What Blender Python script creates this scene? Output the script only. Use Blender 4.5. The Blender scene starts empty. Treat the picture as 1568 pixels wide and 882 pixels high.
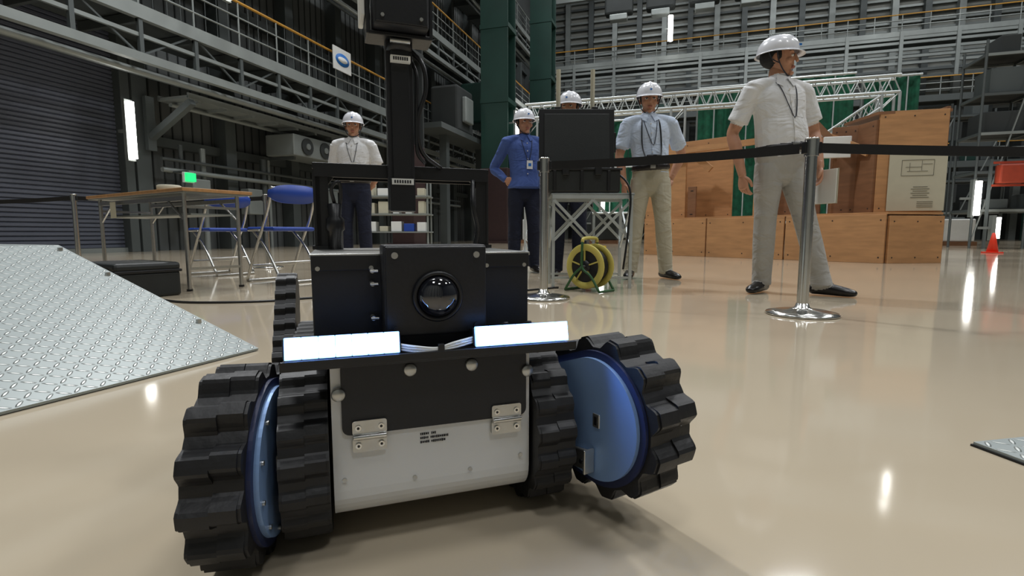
import bpy, bmesh, math, random
import numpy as np
from mathutils import Vector, Matrix
random.seed(7)
ZOOM=None
sc=bpy.context.scene
try:
    sc.view_settings.view_transform='Standard'
    sc.view_settings.look='None'
except Exception: pass

# ------------------------------------------------------------------ materials
def s2l(c): return tuple(((x/255.)/12.92 if x/255.<=.04045 else ((x/255.+.055)/1.055)**2.4) for x in c)
MATS={}
def mat(name,rgb,rough=.5,metal=0.,noise=0.,nscale=8.,bump=0.,bscale=60.,emit=0.,ecol=None,coat=0.,spec=.5,stretch=None,rvar=0.,bdist=.01,bdistort=0.):
    if name in MATS: return MATS[name]
    m=bpy.data.materials.new(name); m.use_nodes=True; nt=m.node_tree; N=nt.nodes; L=nt.links
    b=N['Principled BSDF']; col=s2l(rgb)+(1,)
    b.inputs['Base Color'].default_value=col; b.inputs['Roughness'].default_value=rough
    b.inputs['Metallic'].default_value=metal
    b.inputs['Specular IOR Level'].default_value=spec
    b.inputs['Coat Weight'].default_value=coat; b.inputs['Coat Roughness'].default_value=.05
    tc=N.new('ShaderNodeTexCoord'); src=tc.outputs['Object']
    if stretch:
        mp=N.new('ShaderNodeMapping'); mp.inputs['Scale'].default_value=stretch; L.new(src,mp.inputs['Vector']); src=mp.outputs['Vector']
    if noise>0 or rvar>0:
        n=N.new('ShaderNodeTexNoise'); n.inputs['Scale'].default_value=nscale; n.inputs['Detail'].default_value=4
        L.new(src,n.inputs['Vector'])
        if noise>0:
            r=N.new('ShaderNodeValToRGB'); r.color_ramp.elements[0].position=.3; r.color_ramp.elements[1].position=.7
            r.color_ramp.elements[0].color=tuple(c*(1-noise) for c in col[:3])+(1,)
            r.color_ramp.elements[1].color=tuple(min(1,c*(1+noise)) for c in col[:3])+(1,)
            L.new(n.outputs['Fac'],r.inputs['Fac']); L.new(r.outputs['Color'],b.inputs['Base Color'])
        if rvar>0:
            mr=N.new('ShaderNodeMapRange'); mr.inputs['To Min'].default_value=max(0,rough-rvar); mr.inputs['To Max'].default_value=rough+rvar
            L.new(n.outputs['Fac'],mr.inputs['Value']); L.new(mr.outputs['Result'],b.inputs['Roughness'])
    if bump>0:
        n2=N.new('ShaderNodeTexNoise'); n2.inputs['Scale'].default_value=bscale; n2.inputs['Detail'].default_value=3; n2.inputs['Distortion'].default_value=bdistort
        L.new(src,n2.inputs['Vector'])
        bp=N.new('ShaderNodeBump'); bp.inputs['Strength'].default_value=bump; bp.inputs['Distance'].default_value=bdist
        L.new(n2.outputs['Fac'],bp.inputs['Height']); L.new(bp.outputs['Normal'],b.inputs['Normal'])
    if emit>0:
        b.inputs['Emission Color'].default_value=(ecol or col[:3])+(1,) if ecol is None or len(ecol)==3 else ecol
        b.inputs['Emission Strength'].default_value=emit
    MATS[name]=m; return m
def cloth(name,rgb,noise=.05): return mat(name,rgb,rough=.85,noise=noise,nscale=6,bump=.7,bscale=5.5,bdist=.04,bdistort=1.,stretch=(1,1,1.5),spec=.25)

def checker_plate(name):
    m=bpy.data.materials.new(name); m.use_nodes=True; nt=m.node_tree; N=nt.nodes; L=nt.links
    b=N['Principled BSDF']; b.inputs['Metallic'].default_value=.2; b.inputs['Roughness'].default_value=.42
    tc=N.new('ShaderNodeTexCoord'); sp=N.new('ShaderNodeSeparateXYZ'); L.new(tc.outputs['Object'],sp.inputs[0])
    def M(op,a,bb=None,c=None):
        n=N.new('ShaderNodeMath'); n.operation=op
        for i,x in enumerate((a,bb,c)):
            if x is None: continue
            if isinstance(x,(int,float)): n.inputs[i].default_value=x
            else: L.new(x,n.inputs[i])
        return n.outputs[0]
    S=34.
    x=M('MULTIPLY',sp.outputs['X'],S); y=M('MULTIPLY',sp.outputs['Y'],S)
    fx=M('SUBTRACT',M('FRACT',x),.5); fy=M('SUBTRACT',M('FRACT',y),.5)
    par=M('FLOORED_MODULO',M('ADD',M('FLOOR',x),M('FLOOR',y)),2.)
    a=M('ADD',fx,fy); c=M('SUBTRACT',fx,fy)
    u=M('ADD',M('MULTIPLY',a,par),M('MULTIPLY',c,M('SUBTRACT',1.,par)))
    v=M('ADD',M('MULTIPLY',c,par),M('MULTIPLY',a,M('SUBTRACT',1.,par)))
    d=M('SQRT',M('ADD',M('POWER',M('DIVIDE',u,.75),2.),M('POWER',M('DIVIDE',v,.2),2.)))
    mr=N.new('ShaderNodeMapRange'); mr.interpolation_type='SMOOTHSTEP'
    mr.inputs['From Min'].default_value=1.1; mr.inputs['From Max'].default_value=.5
    L.new(d,mr.inputs['Value'])
    bp=N.new('ShaderNodeBump'); bp.inputs['Strength'].default_value=1.; bp.inputs['Distance'].default_value=.006
    L.new(mr.outputs['Result'],bp.inputs['Height']); L.new(bp.outputs['Normal'],b.inputs['Normal'])
    n=N.new('ShaderNodeTexNoise'); n.inputs['Scale'].default_value=3; n.inputs['Detail'].default_value=5; L.new(tc.outputs['Object'],n.inputs['Vector'])
    r=N.new('ShaderNodeValToRGB'); r.color_ramp.elements[0].color=s2l((136,144,144))+(1,); r.color_ramp.elements[1].color=s2l((162,170,168))+(1,)
    L.new(n.outputs['Fac'],r.inputs['Fac'])
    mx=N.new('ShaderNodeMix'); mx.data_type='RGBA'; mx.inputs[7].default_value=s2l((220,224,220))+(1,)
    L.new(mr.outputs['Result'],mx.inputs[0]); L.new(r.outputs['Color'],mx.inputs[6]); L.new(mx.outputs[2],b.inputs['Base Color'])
    return m

# ------------------------------------------------------------------ geometry builder
def frame(d,hint=None):
    d=Vector(d).normalized()
    h=Vector(hint) if hint is not None else (Vector((0,0,1)) if abs(d.z)<.9 else Vector((1,0,0)))
    s=h-d*h.dot(d)
    if s.length<1e-4:
        h=Vector((0,1,0)); s=h-d*h.dot(d)
    s.normalize(); return s,d.cross(s)
def cat(P,n):
    P=[np.array(p,float) for p in P]
    if len(P)<3 : 
        return [P[0]+(P[-1]-P[0])*i/n for i in range(n+1)]
    out=[]
    for i in range(len(P)-1):
        p0=P[i-1] if i>0 else 2*P[0]-P[1]; p1=P[i]; p2=P[i+1]; p3=P[i+2] if i+2<len(P) else 2*P[-1]-P[-2]
        for k in range(n):
            t=k/n
            out.append(.5*((2*p1)+(-p0+p2)*t+(2*p0-5*p1+4*p2-p3)*t*t+(-p0+3*p1-3*p2+p3)*t**3))
    out.append(P[-1]); return out
class G:
    def __init__(s,M=None): s.v=[];s.f=[];s.m=[];s.sm=[];s.mats=[];s.M=M;s.W=None
    def mi(s,m):
        if m not in s.mats: s.mats.append(m)
        return s.mats.index(m)
    def add(s,V,F,m,smooth=False):
        o=len(s.v); s.v+= [tuple(v) for v in V]; k=s.mi(m)
        for f in F: s.f.append([i+o for i in f]); s.m.append(k); s.sm.append(smooth)
    def box(s,c,size,m,R=None,bev=0.):
        x,y,z=[a/2 for a in size]; c=Vector(c)
        if bev<=0:
            V=[Vector((i*x,j*y,k*z)) for i in(-1,1) for j in(-1,1) for k in(-1,1)]
            F=[(0,1,3,2),(4,6,7,5),(0,4,5,1),(2,3,7,6),(0,2,6,4),(1,5,7,3)]
            sm=False
        else:
            bm=bmesh.new(); bmesh.ops.create_cube(bm,size=1)
            for v in bm.verts: v.co=Vector((v.co.x*2*x,v.co.y*2*y,v.co.z*2*z))
            bmesh.ops.bevel(bm,geom=bm.edges[:],offset=bev,segments=2,affect='EDGES',profile=.5)
            V=[v.co.copy() for v in bm.verts]; bm.verts.index_update(); F=[[v.index for v in f.verts] for f in bm.faces]; bm.free(); sm=False
        if R is not None: V=[R@v for v in V]
        s.add([v+c for v in V],F,m,sm)
    def beam(s,p0,p1,w,h,m,hint=(0,0,1)):
        p0=Vector(p0);p1=Vector(p1); d=p1-p0; a,b=frame(d,hint)
        V=[]
        for p in(p0,p1):
            for i,j in((-1,-1),(1,-1),(1,1),(-1,1)): V.append(p+a*(h/2*j)+b*(w/2*i))
        s.add(V,[(0,1,2,3),(7,6,5,4),(0,4,5,1),(1,5,6,2),(2,6,7,3),(3,7,4,0)],m)
    def cyl(s,p0,p1,r0,m,r1=None,seg=16,smooth=True):
        r1=r0 if r1 is None else r1
        p0=Vector(p0);p1=Vector(p1);a,b=frame(p1-p0); V=[]
        for p,r in((p0,r0),(p1,r1)):
            for i in range(seg):
                t=2*math.pi*i/seg; V.append(p+a*(r*math.cos(t))+b*(r*math.sin(t)))
        s.add(V,[(i,(i+1)%seg,seg+(i+1)%seg,seg+i) for i in range(seg)],m,smooth)
        s.add(V[:seg],[tuple(range(seg))[::-1]],m); s.add(V[seg:],[tuple(range(seg))],m)
    def tube(s,pts,r,m,seg=8,n=6,smooth_path=True,closed=False):
        P=[Vector(p) for p in (cat(pts,n) if smooth_path and len(pts)>2 else pts)]
        V=[];F=[]; a=None
        for i,p in enumerate(P):
            d=(P[min(i+1,len(P)-1)]-P[max(i-1,0)])
            if a is None: a,b=frame(d)
            else:
                d.normalize(); a=(a-d*a.dot(d)).normalized(); b=d.cross(a)
            for k in range(seg):
                t=2*math.pi*k/seg; V.append(p+a*(r*math.cos(t))+b*(r*math.sin(t)))
        for i in range(len(P)-1):
            for k in range(seg): F.append((i*seg+k,i*seg+(k+1)%seg,(i+1)*seg+(k+1)%seg,(i+1)*seg+k))
        F.append(tuple(range(seg))[::-1]); F.append(tuple((len(P)-1)*seg+k for k in range(seg)))
        s.add(V,F,m,True)
    def prism(s,poly,o,ax,ay,an,m,mcap=None,smooth=False):
        o=Vector(o);ax=Vector(ax);ay=Vector(ay);an=Vector(an);n=len(poly)
        V=[o+ax*p[0]+ay*p[1] for p in poly]; V+= [v+an for v in V]
        s.add(V,[(i,(i+1)%n,n+(i+1)%n,n+i) for i in range(n)],m,smooth)
        s.add(V[:n],[tuple(range(n))[::-1]],mcap or m); s.add(V[n:],[tuple(range(n))],mcap or m)
    def lathe(s,prof,o,ax,m,seg=32,sx=1.,sy=1.,hint=None,smooth=True,ring=False):
        o=Vector(o);d=Vector(ax).normalized();a,b=frame(d,hint);V=[];F=[];n=len(prof)
        for r,z in prof:
            for k in range(seg):
                t=2*math.pi*k/seg; V.append(o+a*(r*sx*math.cos(t))+b*(r*sy*math.sin(t))+d*z)
        for i in range(n if ring else n-1):
            j=(i+1)%n
            for k in range(seg): F.append((i*seg+k,i*seg+(k+1)%seg,j*seg+(k+1)%seg,j*seg+k))
        if not ring:
            F.append(tuple(range(seg))[::-1]); F.append(tuple((n-1)*seg+k for k in range(seg)))
        s.add(V,F,m,smooth)
    def ell(s,c,r,m,R=None,seg=16,rings=10):
        V=[];F=[];c=Vector(c)
        for i in range(1,rings):
            ph=math.pi*i/rings
            for k in range(seg):
                t=2*math.pi*k/seg; V.append(Vector((r[0]*math.sin(ph)*math.cos(t),r[1]*math.sin(ph)*math.sin(t),r[2]*math.cos(ph))))
        V.append(Vector((0,0,r[2])));V.append(Vector((0,0,-r[2])));T=len(V)-2;Bt=T+1
        for i in range(rings-2):
            for k in range(seg): F.append((i*seg+k,(i+1)*seg+k,(i+1)*seg+(k+1)%seg,i*seg+(k+1)%seg))
        for k in range(seg):
            F.append((T,k,(k+1)%seg)); F.append((Bt,(rings-2)*seg+(k+1)%seg,(rings-2)*seg+k))
        if R is not None: V=[R@v for v in V]
        s.add([v+c for v in V],F,m,True)
    def obj(s,name,parent=None,recalc=True):
        me=bpy.data.meshes.new(name)
        V=s.v if s.M is None else [tuple(s.M@Vector(v)) for v in s.v]
        me.from_pydata(V,[],s.f)
        for m in s.mats: me.materials.append(m)
        me.polygons.foreach_set('material_index',s.m); me.polygons.foreach_set('use_smooth',s.sm)
        if recalc:
            bm=bmesh.new(); bm.from_mesh(me); bmesh.ops.recalc_face_normals(bm,faces=bm.faces[:]); bm.to_mesh(me); bm.free()
        me.update()
        o=bpy.data.objects.new(name,me); sc.collection.objects.link(o)
        if s.W is not None: o.matrix_world=s.W
        if parent: o.parent=parent
        return o
def empty(name,loc=(0,0,0),rz=0.):
    e=bpy.data.objects.new(name,None); e.location=loc; e.rotation_euler=(0,0,rz); e.empty_display_size=.1
    sc.collection.objects.link(e); return e

# ------------------------------------------------------------------ material set
M_floor=mat('epoxy_floor',(184,171,149),rough=.08,noise=.05,nscale=.7,spec=.7,rvar=.035,bump=.012,bscale=3)
M_wall=mat('wall_panel',(84,88,88),rough=.7,noise=.15,nscale=.5)
M_wallup=mat('wall_upper',(132,134,128),rough=.7,noise=.1,nscale=.3)
M_dark=mat('dark_wall',(46,50,50),rough=.8,noise=.3,nscale=.4)
M_shut=mat('shutter_grey',(94,99,112),rough=.45,metal=.2,noise=.06,nscale=2)
M_steel=mat('painted_steel',(80,86,86),rough=.5,metal=.2,noise=.1,nscale=1)
M_steelL=mat('light_steel',(138,144,142),rough=.45,metal=.3,noise=.08,nscale=2)
M_green=mat('green_steel',(22,58,50),rough=.5,noise=.15,nscale=1)
M_net=mat('green_net',(14,84,60),rough=.8,noise=.35,nscale=6,bump=.4,bscale=8)
M_maroon=mat('maroon_panel',(52,34,34),rough=.5,noise=.1)
M_yel=mat('yellow_rail',(190,140,50),rough=.5,noise=.05)
M_white=mat('white_paint',(222,224,222),rough=.4,noise=.03)
M_truss=mat('aluminium',(198,204,204),rough=.35,metal=.6,noise=.04)
M_chrome=mat('chrome',(215,215,212),rough=.18,metal=1.,noise=.03,nscale=20)
M_blk=mat('black_satin',(22,23,26),rough=.38,noise=.1,nscale=30,bump=.03,bscale=200)
M_blk2=mat('black_panel',(28,29,33),rough=.5,noise=.08,nscale=20,bump=.04,bscale=300)
M_rub=mat('black_rubber',(20,20,22),rough=.5,noise=.25,nscale=25,bump=.1,bscale=60)
M_case=mat('black_case',(30,34,34),rough=.5,noise=.1,bump=.1,bscale=200)
M_body=mat('robot_white',(222,223,222),rough=.3,noise=.02,coat=.2)
M_plate=mat('led_tinted_plate',(134,166,212),rough=.40,metal=.3,noise=.05,nscale=12)  # metal flipper plate, blue light of the LED bars put into its colour
M_navy=mat('blue_lit_belt_edge',(26,36,72),rough=.5,noise=.1)  # black belt rim, navy stands for the blue LED light falling on it
M_sil=mat('steel_part',(190,190,186),rough=.28,metal=.9,noise=.06,nscale=60)
M_glass=mat('lens_glass',(16,18,26),rough=.04,spec=.9,coat=1.,noise=.02)
M_ink=mat('ink',(30,30,34),rough=.7,noise=.05)
M_label=mat('label_paper',(225,225,220),rough=.6,noise=.02)
M_led=mat('led_white',(235,240,255),rough=.3,emit=95.,ecol=(.20,.42,1.))
M_ledb=mat('led_lens_frame',(190,205,255),rough=.3,emit=3.5,ecol=(.16,.38,1.))
M_tube=mat('tube_light',(255,255,250),rough=.4,emit=12.,ecol=(1,.98,.93))
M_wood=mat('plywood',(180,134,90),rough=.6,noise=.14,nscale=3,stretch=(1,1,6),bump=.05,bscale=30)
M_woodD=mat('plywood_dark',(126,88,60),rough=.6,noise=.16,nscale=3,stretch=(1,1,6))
M_table=mat('table_wood',(176,132,86),rough=.4,noise=.12,nscale=6,stretch=(1,8,1))
M_blue=mat('blue_vinyl',(30,66,155),rough=.45,noise=.06)
M_skin=mat('skin',(188,138,110),rough=.5,noise=.07,nscale=30)
M_lip=mat('lip',(160,100,86),rough=.5,noise=.05)
M_hair=mat('hair',(24,22,22),rough=.7,noise=.2,nscale=60,bump=.4,bscale=200)
M_eyew=mat('eye_white',(225,222,215),rough=.25,noise=.01)
M_eyed=mat('eye_iris',(22,16,12),rough=.15,noise=.01)
M_shirt=cloth('white_shirt',(228,229,230),.03)
M_shirtb=cloth('pale_blue_shirt',(200,213,232),.03)
M_jack=cloth('blue_work_jacket',(74,96,156),.08)
M_khaki=cloth('khaki_trousers',(182,176,156))
M_greyt=cloth('grey_trousers',(172,170,165))
M_navyt=cloth('dark_trousers',(36,40,56),.1)
M_belt=mat('leather_belt',(24,20,20),rough=.4,noise=.1)
M_shoe=mat('leather_shoe',(24,22,22),rough=.3,noise=.15)
M_helm=mat('hard_hat_white',(228,230,236),rough=.25,coat=.4,noise=.01)
M_strap=mat('strap',(45,48,60),rough=.7,noise=.1)
M_beltband=mat('black_webbing',(16,16,18),rough=.6,noise=.2,nscale=40)
M_greenl=mat('exit_green',(30,200,110),rough=.4,emit=.8,ecol=(.03,.9,.28))
M_orange=mat('orange_paint',(150,56,34),rough=.5,noise=.1)
M_cone=mat('cone_red',(235,60,30),rough=.5,noise=.05)
M_reely=mat('reel_yellow',(205,192,100),rough=.4,noise=.05)
M_reelg=mat('reel_green',(45,90,50),rough=.5,noise=.05)
M_paper=mat('poster_paper',(186,182,162),rough=.7,noise=.03)
M_signb=mat('sign_blue',(30,110,190),rough=.5,noise=.03)
M_check=checker_plate('checker_plate')
M_edge=mat('plate_edge_black',(20,20,20),rough=.6,noise=.1)

# ------------------------------------------------------------------ camera
CH=.41; P=math.atan(83/784)
cam=bpy.data.cameras.new('camera'); cam.lens=18; cam.sensor_width=36; cam.clip_start=.02; cam.clip_end=300
if ZOOM:
    k_,u_,v_=ZOOM; cam.lens=18*k_; cam.shift_x=(u_-784)/1568*k_; cam.shift_y=-(v_-441)/1568*k_
co=bpy.data.objects.new('camera',cam); co.location=(0,0,CH); co.rotation_euler=(math.pi/2-P,0,0)
sc.collection.objects.link(co); sc.camera=co

# ------------------------------------------------------------------ hall (local x across, y along, rotated -18 deg)
HT=Matrix.Rotation(math.radians(-18),4,'Z')
XL,XR,YF,YB,ZC=-12.,26.,-16.,46.,24.
def hobj(g,name,parent=None): g.W=HT; return g.obj(name,parent)
g=G(); g.box(((XL+XR)/2,(YF+YB)/2,-.1),(XR-XL+.4,YB-YF+.4,.2),M_floor); hobj(g,'floor')
g=G(); g.box(((XL+XR)/2,(YF+YB)/2,ZC+.1),(XR-XL+.4,YB-YF+.4,.2),M_wallup)
for y in range(-12,46,6): g.beam((XL,y,ZC-.6),(XR,y,ZC-.6),.4,1.,M_steel)
hobj(g,'ceiling')
g=G(); g.box((XL-.2,(YF+YB)/2,ZC/2),(.2,YB-YF,ZC),M_wall)
for k in range(130):
    yy=9+k*.28
    g.box((XL-.09,yy,8),(.03,.03,16),M_dark)
hobj(g,'wall_left')
g=G(); y=8.75
while y<45:
    g.box((XL+.12,y,8),(.42,.34,16),M_steel); y+=2.45
for z in (2.6,6.5,9.5,13):
    g.box((XL+.02,(9+YB)/2,z),(.2,YB-9.2,.22),M_steel)
hobj(g,'trim_1')
g=G(); g.box(((XL+XR)/2,YB+.1,ZC/2),(XR-XL,.2,ZC),M_wallup)
g.box(((XL+XR)/2,YB-.1,4.6),(XR-XL,.2,9.2),M_dark)
for k in range(-5,14):
    g.box((k*2.+.3,YB-.35,ZC/2),(.4,.5,ZC),M_steelL if k%2 else M_steel)
for k in range(26): g.box(((XL+XR)/2,YB-.2,9.6+k*.55),(XR-XL,.12,.16),M_steelL if k%3 else M_steel)
hobj(g,'wall_back')
g=G(); g.box((XR+.1,(YF+YB)/2,ZC/2),(.2,YB-YF,ZC),M_wall)
for k in range(15): g.box((XR-.2,YF+2+k*4,ZC/2),(.4,.4,ZC),M_steel)
hobj(g,'wall_right')
g=G(); g.box(((XL+XR)/2,YF-.1,ZC/2),(XR-XL,.2,ZC),M_wallup)
for k in range(9): g.box((XL+2+k*4.4,YF+.2,ZC/2),(.4,.4,ZC),M_steel)
hobj(g,'wall_front')
def shutter(name,y0,y1,zt):
    g=G(); n=int(zt/.09)
    prof=[]
    for k in range(n):
        z=k*.09; prof+= [(.0,z),(.035,z+.02),(.035,z+.07),(.0,z+.088)]
    poly=[(-.05,0)]+[(a,b) for a,b in prof]+[(-.05,zt)]
    g.prism(poly,(XL+.05,y0,0),(1,0,0),(0,0,1),(0,y1-y0,0),M_shut)
    for yy in (y0-.1,y1+.1): g.box((XL+.15,yy,zt/2),(.3,.2,zt),M_steel,bev=.01)
    g.box((XL+.4,(y0+y1)/2,zt+.35),(.8,y1-y0+.4,.7),M_steel,bev=.02)
    g.box((XL+.12,(y0+y1)/2,.05),(.1,y1-y0,.1),M_steelL)
    hobj(g,name)
shutter('door_1',-3.,8.35,4.9)
def walkway_left(name,z,x0,x1,y0,y1,dense=1.2,yellow=True):
    g=G()
    g.box(((x0+x1)/2,(y0+y1)/2,z+.9),(x1-x0,y1-y0,.07),M_steel)
    g.box((x1,(y0+y1)/2,z+.85),(.12,y1-y0,.26),M_steelL)
    g.box((x1,(y0+y1)/2,z),(.14,y1-y0,.16),M_steelL)
    g.box((x1-.01,(y0+y1)/2,z+.42),(.06,y1-y0,.07),M_steelL)
    y=y0; k=0
    while y<y1:
        g.box((x1,y,z+.45),(.08,.08,.9),M_steel)
        g.beam((x1-.03,y,z+.04 if k%2 else z+.8),(x1-.03,min(y+dense,y1),z+.8 if k%2 else z+.04),.035,.035,M_steel)
        g.box(((x0+x1)/2,y,z+.75),(x1-x0,.08,.18),M_steel)
        g.cyl((x1,y,z+.95),(x1,y,z+2.0),.022,M_steelL,seg=6)
        for j in range(1,4):
            yy=y+dense*j/4
            if yy<y1: g.cyl((x1,yy,z+.95),(x1,yy,z+1.95),.009,M_steel,seg=4)
        y+=dense;k+=1
    for h,m in((1.3,M_steelL),(1.65,M_steelL),(2.0,M_yel if yellow else M_steelL)):
        g.cyl((x1,y0,z+h),(x1,y1,z+h),.022 if h<2 else .035,m,seg=6)
    g.cyl((x1-.4,y0,z-.15),(x1-.4,y1,z-.15),.07,M_steelL,seg=8)
    g.cyl((x1-.7,y0,z-.1),(x1-.7,y1,z-.1),.05,M_steel,seg=8)
    hobj(g,name)
walkway_left('overhead_walkway',3.8,XL+.35,-10.,-8.,36)
walkway_left('overhead_walkway',7.6,XL+.35,-9.7,2.,36,1.5)
walkway_left('overhead_walkway',11.6,XL+.35,-9.3,8.,36,1.8,False)
g=G(); y=40
x0,x1=-11.,25.
for z in (10.3,10.75,11.2,11.6,12.05,12.45,12.8): g.box(((x0+x1)/2,y,z),(x1-x0,.15,.16 if z<12.8 else .3),M_steel if int(z*10)%4 else M_steelL)
g.box(((x0+x1)/2,y+1.5,12.9),(x1-x0,3.,.12),M_steel)
g.box(((x0+x1)/2,y,13.0),(x1-x0,.2,.3),M_steelL)
x=x0
while x<=x1:
    g.box((x,y-.05,11.7),(.2,.2,2.9),M_steelL); g.cyl((x,y,13),(x,y,14.2),.035,M_steelL,seg=6); g.cyl((x+1.5,y,13),(x+1.5,y,14.2),.035,M_steelL,seg=6)
    x+=3.
for z,m in((13.5,M_steelL),(13.85,M_steelL),(14.2,M_yel)): g.cyl((x0,y,z),(x1,y,z),.04,m,seg=6)
for x in (-10,-3,5,13,21): g.box((x,y+1,5.2),(.6,.6,10.4),M_green)
hobj(g,'overhead_walkway')
g=G(); y=36.6
for z in (4.4,8.2):
    g.box((7.,y,z),(35,.25,.35),M_steel); g.box((7.,y+1.,z+.1),(35,2.2,.1),M_dark)
    for k in range(24): g.cyl((-10+k*1.5,y,z),(-10+k*1.5,y,z+1.2),.03,M_steelL,seg=6)
    for dz in (.5,.85,1.2): g.cyl((-10.4,y,z+dz),(24.4,y,z+dz),.03,M_steelL if dz<1 else M_yel,seg=6)
for k in range(9): g.box((-10+k*4.2,y+.6,4.2),(.35,.35,8.4),M_green if k%2 else M_dark)
random.seed(21)
for k in range(30):
    z=random.choice((0,4.5,4.5,8.3)); h=random.uniform(.8,2.4) if z<8 else .9; w=random.uniform(.6,1.6)
    g.box((-9.5+k*1.15,y+1.4,z+h/2+.1),(w,.9,h),random.choice((M_dark,M_steel,M_green,M_steelL,M_dark)),bev=.05)
hobj(g,'equipment_mezzanine')
g=G()
for z in (17.2,18.1): g.box((6.5,38.5,z),(34,.3,.3),M_steelL)
for k in range(17): g.beam((-10+k*2,38.5,17.2),(-9+k*2,38.5,18.1),.12,.12,M_steel); g.beam((-9+k*2,38.5,18.1),(-8+k*2,38.5,17.2),.12,.12,M_steel)
g.cyl((-10,38.4,18.9),(23.5,38.4,18.9),.05,M_yel,seg=6)
for k in range(12): g.cyl((-10+k*3,38.4,18.1),(-10+k*3,38.4,18.9),.04,M_steel,seg=6)
for x in (-4.5,-1.7,1.1,3.9,12): g.box((x,38,16.2),(1.9,.8,1.3),M_dark,bev=.15); g.box((x,37.8,15.3),(1.2,.6,.4),M_steelL,bev=.05)
hobj(g,'crane_gantry')
def column(y,x,m,m2,w=.9,h=ZC-1.2):
    g=G()
    g.box((x,y,h/2),(w*.45,w*.25,h),m)
    for s in(-1,1): g.box((x,y+s*w*.42,h/2),(w,.08,h),m)
    g.box((x,y,1.6),(w*1.02,w*1.0,3.2),m2,bev=.03)
    g.box((x,y,.05),(w*1.3,w*1.3,.1),m2)
    for z in (6,9,12,15): g.box((x,y,z),(w*1.05,w*.95,.18),m)
    hobj(g,'steel_column')
column(15.0,-8.4,M_dark,M_maroon,.8)
column(21.5,-7.6,M_green,M_maroon,1.2)
column(29,-7.6,M_green,M_green,1.2)
g=G()
for k in range(5): g.box((-9.1,20+k*3,5.4+.9*(k%2)),(1.2,1.6,1.8),M_green if k%2 else M_dark,bev=.1); g.box((-8.4,20+k*3,5.4),(.2,.8,1.),M_steelL,bev=.05)
g.box((-9.0,26.5,4.4),(1.2,18,.2),M_steel)
for k in range(5): g.box((-9.0,19+k*3.8,2.2),(.3,.3,4.4),M_steel)
hobj(g,'machinery_platform')
g=G()
for k,(xa,xb,za,zb) in enumerate([(-3.2,-.6,1.2,4.6),(.5,2.6,.8,5.5),(2.9,5.3,.8,5.6),(5.6,7.1,.6,5.4)]):
    n=24; V=[];F=[]
    for i in range(n+1):
        x=xa+(xb-xa)*i/n; yy=20+.1*math.sin(i*1.3)
        V+=[(x,yy,za),(x,yy,zb)]
    F=[(2*i,2*i+2,2*i+3,2*i+1) for i in range(n)]
    g.add(V,F,M_net,True)
    for x in (xa,xb): g.cyl((x,20.2,0),(x,20.2,zb+.1),.06,M_steelL,seg=8)
    for z in (za,(za+zb)/2,zb): g.cyl((xa,19.85,z),(xb,19.85,z),.04,M_truss,seg=8)
    m=4
    for i in range(1,m): g.cyl((xa+(xb-xa)*i/m,19.85,za),(xa+(xb-xa)*i/m,19.85,zb),.025,M_truss if i%2 else M_green,seg=6)
hobj(g,'safety_netting')
def rack(name,ox,oy,nx,nz,dx,dz,depth,items=True):
    g=G()
    for i in range(nx+1):
        for j in (0,depth): g.cyl((ox+i*dx,oy+j,0),(ox+i*dx,oy+j,nz*dz+.4),.035,M_steel,seg=8)
    for k in range(1,nz+1):
        for j in(0,depth): g.box((ox+nx*dx/2,oy+j,k*dz),(nx*dx,.05,.07),M_steelL if k%2 else M_steel)
        for i in range(nx+1): g.box((ox+i*dx,oy+depth/2,k*dz),(.05,depth,.07),M_steel)
        g.box((ox+nx*dx/2,oy+depth/2,k*dz+.04),(nx*dx,depth,.03),M_dark)
        if items:
            for i in range(nx):
                if random.random()<.75:
                    h=random.uniform(.25,dz*.7); w=random.uniform(.4,dx*.85)
                    g.box((ox+(i+.5)*dx,oy+depth/2,k*dz+.06+h/2),(w,depth*.7,h),random.choice([M_orange,M_steel,M_dark,M_steel,M_dark]),bev=.02)
    for i in range(nx): g.beam((ox+i*dx,oy,.1),(ox+(i+1)*dx,oy,nz*dz),.03,.03,M_steelL)
    hobj(g,name)
rack('storage_rack',7.8,17.8,5,5,1.2,1.05,1.2)
rack('storage_rack',-6.2,24.,5,3,1.5,.9,1.)
rack('storage_rack',1.2,24.,6,4,1.7,1.2,1.)
g=G()
for z in (1.7,2.3):
    g.beam((7.9,17.3,z),(11.0,17.3,z),.05,.06,M_orange)
g.box((8.35,17.3,2.0),(.6,.3,.5),M_orange,bev=.04); g.box((9.3,17.3,1.95),(.9,.3,.4),M_orange,bev=.04); g.box((10.4,17.3,2.0),(.8,.3,.5),M_orange,bev=.04)
for x in (7.9,9.5,11.0): g.box((x,17.3,1.2),(.06,.06,2.4),M_steel)
hobj(g,'orange_equipment_stand')
g=G()
g.box((-11.0,13.6,2.95),(1.0,2.7,.6),M_steelL,bev=.03)
for k in range(3):
    g.cyl((-10.51,12.8+k*.8,2.95),(-10.46,12.8+k*.8,2.95),.24,M_dark,seg=20); g.cyl((-10.46,12.8+k*.8,2.95),(-10.43,12.8+k*.8,2.95),.09,M_steelL,seg=12)
for y in (12.5,14.8): g.beam((-11.6,y,2.6),(-10.7,y,2.6),.08,.08,M_steel)
hobj(g,'air_conditioner')
g=G(); g.box((-11.1,12.2,3.5),(.9,6.2,.06),M_steelL)
for x in (-11.55,-10.65): g.box((x,12.2,3.52),(.05,6.2,.12),M_steelL)
for k in range(8): g.box((-11.1,9.4+k*.8,3.44),(.9,.1,.08),M_steelL)
g.cyl((-11.3,9.2,3.38),(-11.3,15.2,3.38),.05,M_steelL,seg=10)
hobj(g,'cable_tray')
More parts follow.
